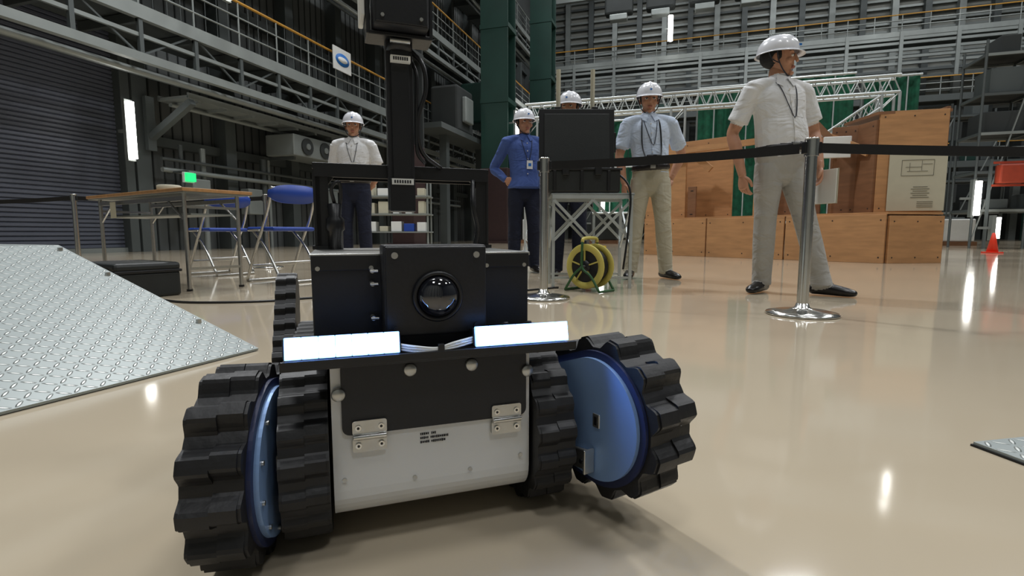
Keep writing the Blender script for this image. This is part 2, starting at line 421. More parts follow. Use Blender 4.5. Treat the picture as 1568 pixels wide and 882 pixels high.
g=G(); g.beam((-11.5,8.85,2.6),(-10.3,8.9,3.3),.14,.14,M_steel); g.box((-11.55,8.85,2.9),(.1,.2,1.2),M_steel); hobj(g,'wall_bracket')
g=G()
for k,yy in enumerate((9.6,10.2,12.2,12.4,15.8,16.1,17.5)): g.cyl((XL+.42,yy,0),(XL+.42,yy,2.55),.05+.02*(k%3),M_steelL if k%2 else M_steel,seg=8)
g.cyl((XL+.55,9,1.9),(XL+.55,26,1.9),.06,M_steelL,seg=8); g.cyl((XL+.55,9,2.15),(XL+.55,26,2.15),.04,M_steel,seg=8)
for yy,zz in ((9.9,1.4),(11.6,1.3),(15,1.5),(17,1.4),(19.4,1.5)): g.box((XL+.55,yy,zz),(.3,.5,.7),M_steelL,bev=.02)
hobj(g,'wall_pipework')

def tube_light(p,L=1.2,horizontal=False,r=.05):
    g=G(); x,y,z=p
    g.box((x-.08,y,z),(.08,.16,L+.1),M_steelL); g.cyl((x,y,z-L/2),(x,y,z+L/2),r,M_tube,seg=10)
    g.box((x-.2,y,z),(.3,.06,.06),M_steelL)
    hobj(g,'tube_light')
tube_light((-10.9,7.95,2.55),1.15,r=.08)
tube_light((-8.9,32,8.0),1.6,r=.14); tube_light((-8.9,34,6.5),1.5,r=.14)
tube_light((-6.7,21.3,5.1),.9,r=.09)
tube_light((-1.0,37.2,14.0),1.6,r=.16); tube_light((13.,36.8,15.3),1.4,r=.16)
tube_light((-9.2,16,6.8),1.,r=.07); tube_light((-9.2,9.,5.85),1.,r=.06)
tube_light((7.5,17.0,1.35),.9,r=.11); tube_light((7.2,15.3,.55),.5,r=.08);tube_light((-2.7,19,1.7),.9,r=.08)
g=G(); g.box((-10.9,9.25,1.72),(.1,.22,.2),M_greenl,bev=.01); g.box((-10.97,9.25,1.72),(.06,.26,.24),M_white); g.cyl((-11.6,9.25,1.86),(-10.97,9.25,1.86),.03,M_steel); hobj(g,'exit_sign')
g=G()
g.box((-9.84,13.7,5.6),(.03,.86,.66),M_white,bev=.005)
g.lathe([(0.0001,0),(.36,0),(.36,.012),(0.0001,.012)],(-9.825,13.7,5.6),(1,0,0),M_signb,sx=.5,sy=.9,hint=(0,0,1))
g.lathe([(0.0001,0),(.24,0),(.24,.006),(0.0001,.006)],(-9.812,13.7,5.6),(1,0,0),M_white,sx=.35,sy=.95,hint=(0,0,1))
hobj(g,'banner_sign')

M_bay=mat('bay_lens',(255,255,255),emit=22.,ecol=(1,.98,.94))
def highbay(world,r=.3,top=ZC-.1):
    g=G(); x,y,z=world
    g.lathe([(.02,.5),(.12,.45),(.14,.25),(r,.0),(r-.02,-.0),(.0001,-.01)],(x,y,z),(0,0,1),M_steelL)
    g.lathe([(.0001,-.03),(r-.03,-.03),(r-.03,-.02),(.0001,-.02)],(x,y,z),(0,0,1),M_bay)
    g.cyl((x,y,z+.5),(x,y,top),.02,M_steel,seg=6)
    g.obj('high_bay_lamp')
s=22; highbay((.728*s,.954*s,.4909*s+CH),.2)
highbay((-2.6,16.2,9.6))
def area(loc,size,power,col=(.97,.985,1.),target=None):
    l=bpy.data.lights.new('ceiling_light','AREA'); l.shape='RECTANGLE'; l.size=size[0]; l.size_y=size[1]; l.energy=power; l.color=col
    o=bpy.data.objects.new('ceiling_light',l); o.location=loc
    if target is not None:
        o.rotation_euler=(Vector(target)-Vector(loc)).to_track_quat('-Z','Y').to_euler()
    sc.collection.objects.link(o); return o
k=.55
for (x,y,pw) in ((-6,4,1700),(6,4,2000),(18,6,1800),(-6,20,2000),(6,20,2300),(18,20,2300),(-4,34,1500),(8,34,1500),(19,34,1500),(0,-8,1500),(12,-8,1600)):
    p=HT@Vector((x,y,22.5)); area(p,(3,3),pw*k)
area((-4.,8.5,11.),(.7,.7),620,target=(0,0.7,0))
w=bpy.data.worlds.new('world'); sc.world=w; w.use_nodes=True
w.node_tree.nodes['Background'].inputs[0].default_value=(.6,.66,.75,1); w.node_tree.nodes['Background'].inputs[1].default_value=.3

# ------------------------------------------------------------------ ramp
def local_frame(o,xdir):
    x=Vector(xdir).normalized(); z=Vector((0,0,1)); y=z.cross(x)
    return Matrix(((x.x,y.x,0,o[0]),(x.y,y.y,0,o[1]),(0,0,1,o[2]),(0,0,0,1)))
F0=Vector((-.896,1.773,0))
R0=local_frame(F0,(-.928,.373,0))
g=G(); L1=1.12; Hh=.365; W=3.
poly=[(0,0),(L1,Hh-.012),(L1+2.,Hh-.012),(L1+2.,0)]
g.prism([(a,b) for a,b in poly],(0,0.005,0),(1,0,0),(0,0,1),(0,W-.01,0),M_edge)
o=g.obj('checker_plate_ramp'); o.matrix_world=R0
sl=math.atan2(Hh-.012,L1); Ls=math.hypot(L1,Hh-.012)
ramp=o
g=G(); g.box((Ls/2,W/2,.006),(Ls,W,.008),M_check); o=g.obj('slope_plate',ramp); o.rotation_euler=(0,-sl,0)
g=G(); g.box((1.,W/2,.006),(2.,W,.008),M_check); o=g.obj('top_plate',ramp); o.location=(L1,0,Hh-.012)
g=G()
for t in (.25,.75,1.05): g.cyl((t*1.,.03,t*(Hh-.012)/L1+.008),(t*1.,.03,t*(Hh-.012)/L1+.022),.009,M_sil)
g.obj('bolts',ramp)
R1=local_frame((.895,.956,0),(.98,.2,0))
g=G(); g.box((.6,-.45,.005),(1.2,.9,.008),M_check); g.box((.6,-.45,.002),(1.206,.906,.004),M_edge)
g.box((.16,-.05,.0105),(.1,.05,.003),mat('green_tape',(60,190,90),rough=.5,noise=.02))
o=g.obj('checker_floor_plate'); o.matrix_world=R1

# ------------------------------------------------------------------ robot
RB=empty('tracked_inspection_robot',(-.10,.657,0),math.radians(19))
def hullpath(c1,r1,c2,r2,n=160):
    d=Vector((c2[0]-c1[0],c2[1]-c1[1])); L=d.length; base=math.atan2(d.y,d.x); b=math.acos(max(-1,min(1,(r1-r2)/L)))
    pts=[]
    k=80
    for i in range(k+1):
        a=base+b+(2*math.pi-2*b)*i/k; pts.append((c1[0]+r1*math.cos(a),c1[1]+r1*math.sin(a)))
    for i in range(k+1):
        a=base-b+2*b*i/k; pts.append((c2[0]+r2*math.cos(a),c2[1]+r2*math.sin(a)))
    P=[Vector(p) for p in pts]+[Vector(pts[0])]; cum=[0]
    for i in range(1,len(P)): cum.append(cum[-1]+(P[i]-P[i-1]).length)
    out=[];j=0
    for i in range(n):
        t=cum[-1]*i/n
        while cum[j+1]<t: j+=1
        q=(t-cum[j])/max(1e-9,cum[j+1]-cum[j]); p=P[j].lerp(P[j+1],q); tg=(P[j+1]-P[j])
        out.append((p,tg.normalized() if tg.length>0 else Vector((1,0))))
    return out,cum[-1]
def track(name,x0,x1,c1,r1,c2,r2,pitch=.05,depth=.018,plate_side=None,big=True,toe=0.):
    _,Ln=hullpath(c1,r1,c2,r2,10); nt=max(8,round(Ln/pitch)); n=nt*16
    path,_=hullpath(c1,r1,c2,r2,n)
    xm=(x0+x1)/2; PX=Matrix.Translation((xm,c1[0],0))@Matrix.Rotation(toe,4,'Z')@Matrix.Translation((-xm,-c1[0],0))
    g=G(PX)
    def outline(shift,dep):
        o=[]
        for i,(p,t) in enumerate(path):
            nrm=Vector((t.y,-t.x)); ph=((i+shift)%16)/16
            h=dep*max(0,min(1,.5+.8*math.cos(2*math.pi*ph))); o.append(p+nrm*h)
        return o
    w=x1-x0
    rows=[(x0,x0+w*.06,0,depth*.85),(x0+w*.06,x0+w*.52,0,depth),(x0+w*.52,x0+w*.94,1,depth),(x0+w*.94,x1,1,depth*.85)] if big else [(x0,x1,0,depth)]
    for a,b,sh,dp in rows:
        g.prism([(p.x,p.y) for p in outline(sh,dp)],(a,0,0),(0,1,0),(0,0,1),(b-a,0,0),M_rub)
    o=g.obj(name,RB)
    if plate_side is not None:
        g=G(PX); xs=x1 if plate_side>0 else x0; sgn=plate_side
        p2,_=hullpath(c1,r1-.004,c2,max(.02,r2-.006),90)
        g.prism([(p.x,p.y) for p,_ in p2],(xs,0,0),(0,1,0),(0,0,1),(sgn*.005,0,0),M_navy)
        p3,_=hullpath(c1,r1-.014,c2,max(.015,r2-.016),90)
        g.prism([(p.x,p.y) for p,_ in p3],(xs+sgn*.005,0,0),(0,1,0),(0,0,1),(sgn*.006,0,0),M_plate)
        X=xs+sgn*.011
        g.box((X,c1[0]-.01,c1[1]+.0),(.003,.014,.02),M_sil,bev=.001); g.box((X+sgn*.0015,c1[0]-.01,c1[1]),(.002,.006,.012),M_blk)
        for k in range(5):
            a=-.9+k*.55+math.pi
            g.cyl((X-.003,c1[0]+(r1-.022)*math.cos(a),c1[1]+(r1-.022)*math.sin(a)),(X+sgn*.003,c1[0]+(r1-.022)*math.cos(a),c1[1]+(r1-.022)*math.sin(a)),.003,M_sil,seg=10)
        g.box((X+sgn*.004,c1[0]+.03,c1[1]-r1+.035),(.006,.065,.030),M_sil,bev=.002,R=Matrix.Rotation(-.15,3,'X'))
        g.box((X+sgn*.010,c1[0]-.006,c1[1]-r1+.042),(.018,.004,.035),M_sil,bev=.001)
        for q in (.012,.046): g.cyl((X,c1[0]+q,c1[1]-r1+.035),(X+sgn*.010,c1[0]+q,c1[1]-r1+.035),.0035,M_blk,seg=10)
        g.obj(name+'_side_plate',RB)
track('front_flipper_left',-.270,-.206,(.045,.124),.106,(.27,.12),.055,plate_side=1,toe=math.radians(-8),depth=.016)
track('front_flipper_right',.228,.302,(-.012,.148),.101,(.20,.12),.06,pitch=.055,plate_side=-1,toe=math.radians(13),depth=.016)
track('main_track_left',-.192,-.135,(.085,.120),.110,(.42,.120),.110,pitch=.04,depth=.008)
track('main_track_right',.135,.192,(.085,.120),.110,(.42,.120),.110,pitch=.04,depth=.008)
track('rear_flipper_left',-.235,-.197,(.42,.124),.09,(.50,.27),.05,pitch=.035,depth=.009)
track('rear_flipper_right',.2,.25,(.42,.124),.09,(.60,.14),.05,pitch=.035,depth=.009)
g=G()
for s in(-1,1):
    g.cyl((s*.12,.085,.124),(s*.23,.085,.124),.03,M_blk); g.cyl((s*.12,.42,.124),(s*.22,.42,.124),.03,M_blk)
g.obj('axles',RB)
g=G()
sec=[(.0,.25),(.0,.085)]+[(.040-.040*math.cos(a),.082-.040*math.sin(a)) for a in [i*math.pi/2/8 for i in range(1,9)]]+[(.46,.042),(.46,.25)]
g.prism(sec,(-.131,0,0),(0,1,0),(0,0,1),(.262,0,0),M_body)
ob=g.obj('body_shell',RB); bv=ob.modifiers.new('b','BEVEL'); bv.width=.004; bv.segments=2; bv.limit_method='ANGLE'
g=G()
def rrect(w,h,r,n=4):
    o=[]
    for cx,cy,a0 in ((w/2-r,h/2-r,0),(-w/2+r,h/2-r,90),(-w/2+r,-h/2+r,180),(w/2-r,-h/2+r,270)):
        for i in range(n+1):
            a=math.radians(a0+90*i/n); o.append((cx+r*math.cos(a),cy+r*math.sin(a)))
    return o
g.prism(rrect(.244,.094,.01),(.003,-.0005,.206),(1,0,0),(0,0,1),(0,-.004,0),M_blk2)
g.obj('front_cover',RB)
g=G()
for x,z in ((-.034,.237),(.047,.237),(-.122,.213),(.126,.222)):
    g.lathe([(.0001,0),(.0085,0),(.0085,.004),(.0075,.0055),(.0001,.0055)],(x,-.003,z),(0,-1,0),M_sil,seg=20)
for x in (-.086,.0955):
    for dz in (-.0115,.0115):
        g.prism(rrect(.042,.018,.003),(x,-.0045 if dz>0 else -.0005,.157+dz),(1,0,0),(0,0,1),(0,-.003 if dz>0 else -.006,0),M_sil)
        for dx in (-.014,.014):
            g.cyl((x+dx,-.006,.157+dz),(x+dx,-.009,.157+dz),.0038,M_chrome,seg=12)
            g.cyl((x+dx,-.0088,.157+dz),(x+dx,-.0094,.157+dz),.0018,M_blk,seg=6)
    g.cyl((x-.02,-.009,.157),(x+.02,-.009,.157),.0038,M_chrome,seg=12)
for x,z in ((-.118,.10),(-.03,.09),(.045,.09),(.118,.1)):
    g.cyl((x,0,z),(x,-.002,z),.003,M_sil,seg=10)
g.obj('hinges_and_screws',RB)
g=G()
for r,(z,n) in enumerate(((.148,9),(.1425,16),(.137,14))):
    x=-.022
    for k in range(n):
        w=random.uniform(.0012,.0024); 
        if k!=5: g.box((x+w/2,-.0006,z),(w,.0008,random.uniform(.0022,.0034)),M_ink)
        x+=w+.0007
g.obj('stencil_text',RB)
g=G()
g.box((0,.19,.315),(.30,.27,.128),M_blk2,bev=.002)
g.box((0,.19,.3815),(.304,.274,.005),M_sil,bev=.001)
g.box((0,.058,.372),(.30,.012,.02),M_blk,bev=.001)
for x in (-.142,-.075,.085,.142):
    for z in (.365,.27): g.cyl((x,.056,z),(x,.05,z),.003,M_sil,seg=10)
g.obj('equipment_box',RB)
g=G()
for z in (.362,.345,.3): g.cyl((-.075,.05,z),(-.075,.03,z),.003,M_sil,seg=10); g.cyl((-.068,.03,z),(-.078,.03,z),.002,M_chrome,seg=8)
for x in (.1,.135): g.tube([(x,.03,.262),(x+.005,.02,.285),(x-.01,.03,.272),(x+.015,.02,.268)],.0025,M_blk,seg=6)
g.cyl((.145,.02,.262),(.145,.02,.283),.005,M_sil,seg=10)
g.obj('fittings',RB)
g=G()
g.box((.004,.032,.337),(.134,.055,.118),M_blk2,bev=.003)
g.box((.004,.002,.337),(.130,.006,.114),M_blk,bev=.002)
for x in (-.05,.055):
    g.cyl((x,-.001,.383),(x,-.005,.383),.0042,M_sil,seg=12)
for x in (-.05,.055): g.cyl((x,-.001,.29),(x,-.004,.29),.0035,M_blk,seg=12)
g.obj('camera_housing',RB)
g=G()
g.lathe([(.024,-.0),(.032,.0),(.033,.004),(.0315,.007),(.0275,.007),(.0265,.002)],(.0036,-.001,.330),(0,-1,0),M_blk,seg=40)
g.lathe([(.0001,0),(.027,0),(.026,.007),(.022,.013),(.014,.018),(.006,.0195),(.0001,.02)],(.0036,-.001,.330),(0,-1,0),M_glass,seg=40)
g.obj('lens_dome',RB)
g=G()
g.box((0,-.004,.2575),(.366,.075,.005),M_blk,bev=.001); g.box((0,-.0405,.262),(.366,.004,.010),M_blk,bev=.001)
g.box((0,.02,.268),(.30,.02,.02),M_blk)
g.obj('led_tray',RB)
RT=Matrix.Rotation(math.radians(-12),3,'X')
for nm,xa,xb in (('led_bar_left',-.178,-.050),('led_bar_right',.044,.172)):
    g=G(); n=7; w=(xb-xa)/n
    g.box(((xa+xb)/2,-.024,.278),(xb-xa+.004,.02,.023),M_blk,R=RT,bev=.001)
    for k in range(n):
        c=Vector(((xa+(k+.5)*w),-.036,.2805))
        g.box(c,(w*.98,.006,.0255),M_ledb,R=RT,bev=.001)
        g.box(c+Vector((0,-.0025,0)),(w*.84,.004,.020),M_led,R=RT,bev=.0015)
    g.obj(nm,RB)
g=G()
for k in range(3):
    z=.270+.003*k
    g.tube([(-.05,-.03,z),(-.03,-.036,z-.003),(-.005,-.038,.268+.001*k),(.015,-.038,z-.001),(.044,-.03,z+.003)],.0016,M_white,seg=6)
g.box((.0,-.038,.269),(.008,.008,.012),M_blk,bev=.001)
g.obj('led_cables',RB)
g=G()
yA=.29
for s in(-1,1):
    g.box((s*.145,yA,.45),(.012,.05,.132),M_blk,bev=.001)
    g.box((s*.137,yA-.022,.45),(.02,.006,.132),M_blk)
    g.prism([(0,0),(-s*.03,0),(0,-.04)],(s*.14,yA-.02,.515),(1,0,0),(0,0,1),(0,.006,0),M_blk)
    g.box((s*.14,yA,.387),(.03,.06,.006),M_blk)
g.box((0,yA,.522),(.302,.055,.010),M_blk,bev=.001); g.box((0,yA-.026,.513),(.298,.006,.018),M_blk); g.box((0,yA+.026,.513),(.298,.006,.018),M_blk)
for x in (-.01,.01): g.cyl((x,yA-.028,.518),(x,yA-.033,.518),.0035,M_sil,seg=10)
g.obj('arch_frame',RB)
g=G()
mx=-.008; dz=-.035
g.box((mx,yA-.04,.60),(.03,.028,.30),M_blk,bev=.002)
for s in(-1,1): g.box((mx+s*.018,yA-.035,.60),(.008,.02,.30),M_blk2,bev=.001)
g.box((mx,yA-.04,.475),(.042,.035,.055),M_blk,bev=.002)
g.box((mx,yA-.0585,.497),(.036,.001,.010),M_label); g.box((mx,yA-.0585,.694),(.032,.009,.010),M_label)
for k in range(7): g.box((mx-.013+k*.0042,yA-.0595,.497),(.0024,.001,.005),M_ink); g.box((mx-.011+k*.0036,yA-.0635,.694),(.0022,.001,.005),M_ink)
g.box((mx,yA-.04,.765+dz),(.10,.05,.006),M_blk,bev=.001)
for s in(-1,1): g.box((mx+s*.05,yA-.04,.80+dz),(.006,.05,.075),M_blk,bev=.001)
g.cyl((mx-.016,yA-.06,.757+dz),(mx+.016,yA-.06,.757+dz),.004,M_sil,seg=8)
g.lathe([(.0001,0),(.022,0),(.018,.02),(.0001,.02)],(mx,yA-.04,.745+dz),(0,0,1),M_blk)
g.obj('mast',RB)
g=G()
g.box((mx,yA-.05,.835+dz),(.086,.075,.13),M_blk2,bev=.003); g.box((mx-.058,yA-.03,.835+dz),(.008,.06,.09),M_label,bev=.002)
g.box((mx,yA-.089,.835+dz),(.08,.004,.124),M_blk,bev=.001)
g.lathe([(.0001,0),(.022,0),(.022,.006),(.015,.008),(.0001,.004)],(mx,yA-.09,.86+dz),(0,-1,0),M_glass)
for s in(-1,1): g.cyl((mx+s*.03,yA-.09,.782+dz),(mx+s*.03,yA-.094,.782+dz),.003,M_sil,seg=8)
g.obj('mast_camera_head',RB)
g=G()
g.tube([(mx+.02,yA-.04,.715),(mx+.038,yA-.05,.69),(mx+.042,yA-.05,.65),(mx+.028,yA-.05,.60),(mx+.035,yA-.045,.55),(mx+.07,yA-.03,.525)],.004,M_blk)
g.tube([(mx+.02,yA-.04,.70),(mx+.028,yA-.05,.67),(mx+.026,yA-.05,.61),(mx+.026,yA-.05,.55),(mx+.04,yA-.045,.53)],.003,M_blk)
g.tube([(.12,yA-.03,.505),(.115,yA-.05,.46),(.125,yA-.04,.42),(.12,yA-.04,.386)],.004,M_blk)
g.lathe([(.0001,0),(.012,0),(.012,.03),(.015,.033),(.015,.05),(.01,.055),(.012,.075),(.0001,.078)],(-.118,yA-.03,.384),(0,0,1),M_blk,seg=16)
g.tube([(-.118,yA-.03,.46),(-.122,yA-.04,.485),(-.11,yA-.04,.495),(-.108,yA-.035,.47),(-.112,yA-.03,.45)],.003,M_blk)
g.obj('cables',RB)

# ------------------------------------------------------------------ stanchions
def stanchion(x,y):
    g=G()
    g.lathe([(.0001,0),(.165,0),(.17,.006),(.165,.014),(.12,.024),(.06,.03),(.035,.04),(.028,.06),(.0001,.06)],(x,y,0),(0,0,1),M_chrome,seg=48)
    g.cyl((x,y,.05),(x,y,.80),.027,M_chrome,seg=24)
    g.cyl((x,y,.79),(x,y,.87),.033,M_chrome,seg=24); g.lathe([(.0001,0),(.033,0),(.03,.008),(.0001,.012)],(x,y,.87),(0,0,1),M_chrome)
    for dx in(-1,1): g.box((x+dx*.036,y,.83),(.014,.03,.055),M_blk,bev=.002)
    return g.obj('stanchion_post')
stanchion(1.476,2.58); stanchion(.20,3.24); stanchion(4.1,2.55); stanchion(-5.2,6.15); stanchion(-2.95,6.2); stanchion(-8.4,6.3)
def band(p,q,sag=.01,name='stanchion_belt'):
    g=G(); n=14; V=[]
    p=Vector(p);q=Vector(q); d=(q-p); nn=Vector((-d.y,d.x,0)).normalized()*.001
    for i in range(n+1):
        t=i/n; c=p.lerp(q,t)-Vector((0,0,sag*4*t*(1-t)))
        for o in (nn,-nn):
            V.append(c+o+Vector((0,0,.024))); V.append(c+o-Vector((0,0,.024)))
    F=[]
    for i in range(n):
        a=4*i;b=a+4; F+=[(a,b,b+1,a+1),(a+2,a+3,b+3,b+2),(a,a+2,b+2,b),(a+1,b+1,b+3,a+3)]
    g.add(V,F,M_beltband); g.obj(name)
band((.245,3.215,.83),(1.43,2.605,.83)); band((1.52,2.58,.83),(4.05,2.55,.83),.02); band((-8.35,6.3,.83),(-5.25,6.15,.83),.05); band((-5.15,6.15,.83),(-3.0,6.2,.83),.03)

# ------------------------------------------------------------------ folding table
a=Vector((-.846,.533,0)); b=Vector((.533,.846,0)); T0=Vector((-2.31,3.65,0))
MT=Matrix(((a.x,b.x,0,T0.x),(a.y,b.y,0,T0.y),(0,0,1,0),(0,0,0,1)))
g=G(MT)
g.box((.7,.19,.715),(1.62,.5,.024),M_table,bev=.004); g.box((.7,.19,.70),(1.60,.48,.012),M_steelL)
for x in (0,1.4):
    for y in (0,.38): g.cyl((x,y,0),(x,y,.70),.014,M_sil,seg=10); g.cyl((x,y,0),(x,y,.015),.02,M_blk,seg=10)
    g.beam((x,0,.16),(x,.38,.16),.018,.018,M_sil); g.beam((x,0,.6),(x,.38,.6),.018,.018,M_sil)
for y in (0,.38): g.beam((0,y,.66),(1.4,y,.66),.02,.03,M_sil); g.beam((.0,y,.5),(.25,y,.66),.012,.012,M_sil); g.beam((1.4,y,.5),(1.15,y,.66),.012,.012,M_sil)
g.beam((.0,.19,.55),(1.4,.19,.55),.3,.012,M_steelL)
g.box((1.05,-.04,.60),(.1,.003,.13),M_paper)
g.obj('folding_table')
g=G(MT); g.lathe([(.05,0),(.075,0),(.08,.01),(.08,.045),(.07,.05),(.05,.05)],(.42,.1,.7275),(0,0,1),M_paper,ring=True); g.obj('tape_roll')

def folding_chair(x,y,rz):
    g=G(Matrix.Translation((x,y,0))@Matrix.Rotation(rz,4,'Z'))
    for s in(-1,1):
        X=s*.21
        g.tube([(X,-.22,.0+.01),(X,-.06,.30),(X,.10,.56),(X*.97,.19,.79)],.012,M_sil,seg=8)
        g.tube([(X*.9,.24,.01),(X*.9,.05,.28),(X*.9,-.13,.44)],.012,M_sil,seg=8)
        g.cyl((X,-.0,.44),(X*.9,-.2,.44),.009,M_sil,seg=8)
    for (p,q) in (((-.21,-.22,.012),(.21,-.22,.012)),((-.19,.24,.012),(.19,.24,.012)),((-.19,.13,.17),(.19,.13,.17)),((-.21,-.15,.14),(.21,-.15,.14)),((-.2,.185,.78),(.2,.185,.78))): g.cyl(p,q,.011,M_sil,seg=8)
    g.box((0,-.02,.45),(.40,.38,.035),M_blue,bev=.015)
    n=16;V=[]
    for i in range(n+1):
        t=i/n*2-1; xx=t*.225; yy=.155+.035*(1-t*t); hh=.075*max(.12,(1-abs(t)**3.2))**.5; zc=.735
        for sy,off in ((0,0),(1,.03)):
            V+=[(xx,yy+off-.25*hh,zc-hh),(xx,yy+off+.25*hh,zc+hh)]
    F=[]
    for i in range(n):
        k=4*i;l=k+4; F+=[(k,l,l+1,k+1),(k+2,k+3,l+3,l+2),(k+1,l+1,l+3,k+3),(k,k+2,l+2,l)]
    F+=[(0,1,3,2),(4*n,4*n+2,4*n+3,4*n+1)]
    g.add(V,F,M_blue,True)
    g.obj('folding_chair')
folding_chair(-1.98,4.45,math.radians(-122)); folding_chair(-2.95,5.2,math.radians(-120))

def hardcase(g,c,size,R=None):
    x,y,z=size; c=Vector(c); R=R or Matrix.Identity(3)
    g.box(c-R@Vector((0,0,z*.12)),(x,y,z*.74),M_case,R=R,bev=.02); g.box(c+R@Vector((0,0,z*.37)),(x*1.01,y*1.01,z*.24),M_case,R=R,bev=.02)
    g.box(c+R@Vector((0,0,z*.25)),(x*1.03,y*1.03,.018),M_blk,R=R,bev=.004)
    for k in(-.3,.3): g.box(c+R@Vector((k*x,-y/2-.008,z*.2)),(.05,.02,.07),M_blk,R=R,bev=.004)
    for k in(-.46,-.2,.2,.46): g.box(c+R@Vector((k*x,-y/2-.002,-z*.1)),(.02,.012,z*.66),M_blk,R=R,bev=.003)
g=G(); hardcase(g,(-2.56,3.42,.112),(.55,.38,.23),Matrix.Rotation(math.radians(148-180),3,'Z')); g.obj('equipment_case')

# ------------------------------------------------------------------ folding stand with open case
g=G(); SX,SY=.60,4.05
g.box((SX,SY,.70),(.62,.42,.02),M_steelL,bev=.004)
for y in (SY-.2,SY+.2): g.beam((SX-.3,y,.685),(SX+.3,y,.685),.02,.03,M_truss)
for y in (SY-.19,SY+.19):
    for x in (SX-.29,SX+.29): g.beam((x,y,0),(x,y,.68),.022,.022,M_truss)
    for k,(xa,xb) in enumerate(((-.29,0),(0,.29))):
        g.beam((SX+xa,y-.02,.36),(SX+xb,y-.02,.66),.014,.02,M_truss); g.beam((SX+xa,y-.03,.66),(SX+xb,y-.03,.36),.014,.02,M_truss)
    g.beam((SX-.29,y,.08),(SX+.29,y,.08),.014,.016,M_truss)
for x in (SX-.29,SX+.29):
    g.beam((x,SY-.19,.3),(x,SY+.19,.64),.014,.02,M_truss); g.beam((x,SY-.19,.64),(x,SY+.19,.3),.014,.02,M_truss)
g.obj('folding_stand')
g=G()
cx=.515
g.box((cx,SY,.80),(.58,.40,.18),M_case,bev=.02); g.box((cx,SY,.885),(.60,.42,.018),M_blk,bev=.004)
for k in (-.2,.0,.2): g.box((cx+k,SY-.207,.80),(.022,.012,.15),M_blk,bev=.003)
for k in(-.12,.12): g.box((cx+k,SY-.215,.87),(.05,.02,.06),M_blk,bev=.004)
RL=Matrix.Rotation(math.radians(-6),3,'X')
g.box((cx,SY+.2,1.14),(.58,.12,.50),M_case,R=RL,bev=.02); g.box((cx,SY+.135,1.14),(.60,.02,.52),M_blk,R=RL,bev=.005)
g.box((cx,SY+.122,1.14),(.52,.012,.44),M_case,R=RL,bev=.004)
g.box((cx+.31,SY+.19,1.14),(.025,.04,.16),M_blk,bev=.004)
for k in (-.15,.15): g.box((cx+k,SY+.2,1.405),(.05,.06,.03),M_blk,bev=.004)
for x in (.38,.66):
    g.cyl((x,SY+.29,.9),(x,SY+.29,1.47),.012,M_blk,seg=8); g.cyl((x,SY+.29,1.40),(x,SY+.29,1.74),.018,M_paper,seg=12)
g.tube([(cx+.22,SY-.15,.90),(cx+.35,SY-.22,.75),(cx+.34,SY-.26,.45),(cx+.30,SY-.3,.15)],.008,M_blk)
g.obj('open_transit_case')

g=G(Matrix.Translation((.555,3.66,0))@Matrix.Rotation(math.radians(48),4,'Z')@Matrix.Scale(.90,4)); zc=.20
for s in(-1,1):
    X=s*.07
    g.lathe([(.125,0),(.172,0),(.178,.006),(.172,.012),(.125,.012)],(X,0,zc),(1,0,0),M_reely,seg=36,ring=True)
    for j in range(5):
        a=j*math.pi*2/5+.3; g.beam((X+.006,.045*math.cos(a),zc+.045*math.sin(a)),(X+.006,.13*math.cos(a),zc+.13*math.sin(a)),.010,.022,M_reely,hint=(1,0,0))
    g.lathe([(.0001,0),(.05,0),(.05,.02),(.0001,.02)],(X-.004,0,zc),(1,0,0),M_blk)
for k in range(9): 
    r=.135-.002*(k%2)
    g.lathe([(r-.006,-.007),(r,-.004),(r,.004),(r-.006,.007)],(-.056+.014*k,0,zc),(1,0,0),M_rub,seg=30)
g.cyl((-.065,0,zc),(.065,0,zc),.128,M_rub,seg=30)
for s in(-1,1):
    X=s*.105
    g.tube([(X,-.16,.012),(X,-.08,.13),(X,0,zc),(X,0,.40)],.010,M_reelg); g.tube([(X,.16,.012),(X,.08,.13),(X,0,zc)],.010,M_reelg)
for y in(-.16,.16): g.cyl((-.105,y,.012),(.105,y,.012),.01,M_reelg)
g.tube([(-.105,0,.39),(-.08,0,.42),(.08,0,.42),(.105,0,.39)],.013,M_reely)
g.box((.13,0,.28),(.05,.12,.16),mat('outlet_yellow',(225,190,30),rough=.4,noise=.03),bev=.01)
g.cyl((-.105,0,zc),(.125,0,zc),.012,M_sil)
g.obj('cable_reel')
g=G(); g.tube([(-2.2,3.15,.007),(-1.9,3.0,.007),(-1.5,3.05,.007),(-1.2,3.25,.007),(-.6,3.4,.007),(0,3.6,.007),(.35,3.85,.007)],.007,M_blk,seg=6); g.obj('floor_cable')

# ------------------------------------------------------------------ plywood mock-up
def wpanel(g,p,q,z0,z1,m,th=.05,screws=True):
    p=Vector((p[0],p[1],0)); q=Vector((q[0],q[1],0)); d=(q-p); L=d.length; d.normalize(); n=Vector((d.y,-d.x,0))
    mid=(p+q)/2+Vector((0,0,(z0+z1)/2)); 
    R=Matrix(((d.x,-n.x,0),(d.y,-n.y,0),(0,0,1)))
    g.box(mid,(L,th,z1-z0),m,R=R,bev=.004)
    if screws:
        k=max(2,int(L/.45))
        for i in range(k+1):
            for z in (z0+.08,z1-.08):
                c=p+d*(.06+(L-.12)*i/k)+n*(th/2)+Vector((0,0,z)); g.cyl(c,c+n*.004,.010,M_ink,seg=6)
g=G()
Av=Vector((2.65,10.3));Bv=Vector((5.18,7.12))
for i in range(3):
    p=Av.lerp(Bv,i/3+.003);q=Av.lerp(Bv,(i+1)/3-.003); wpanel(g,p,q,0,.68,M_wood)
wpanel(g,(5.2,7.12),(6.05,7.25),0,.66,M_wood); wpanel(g,(6.05,7.25),(6.3,9.2),0,.66,M_woodD)
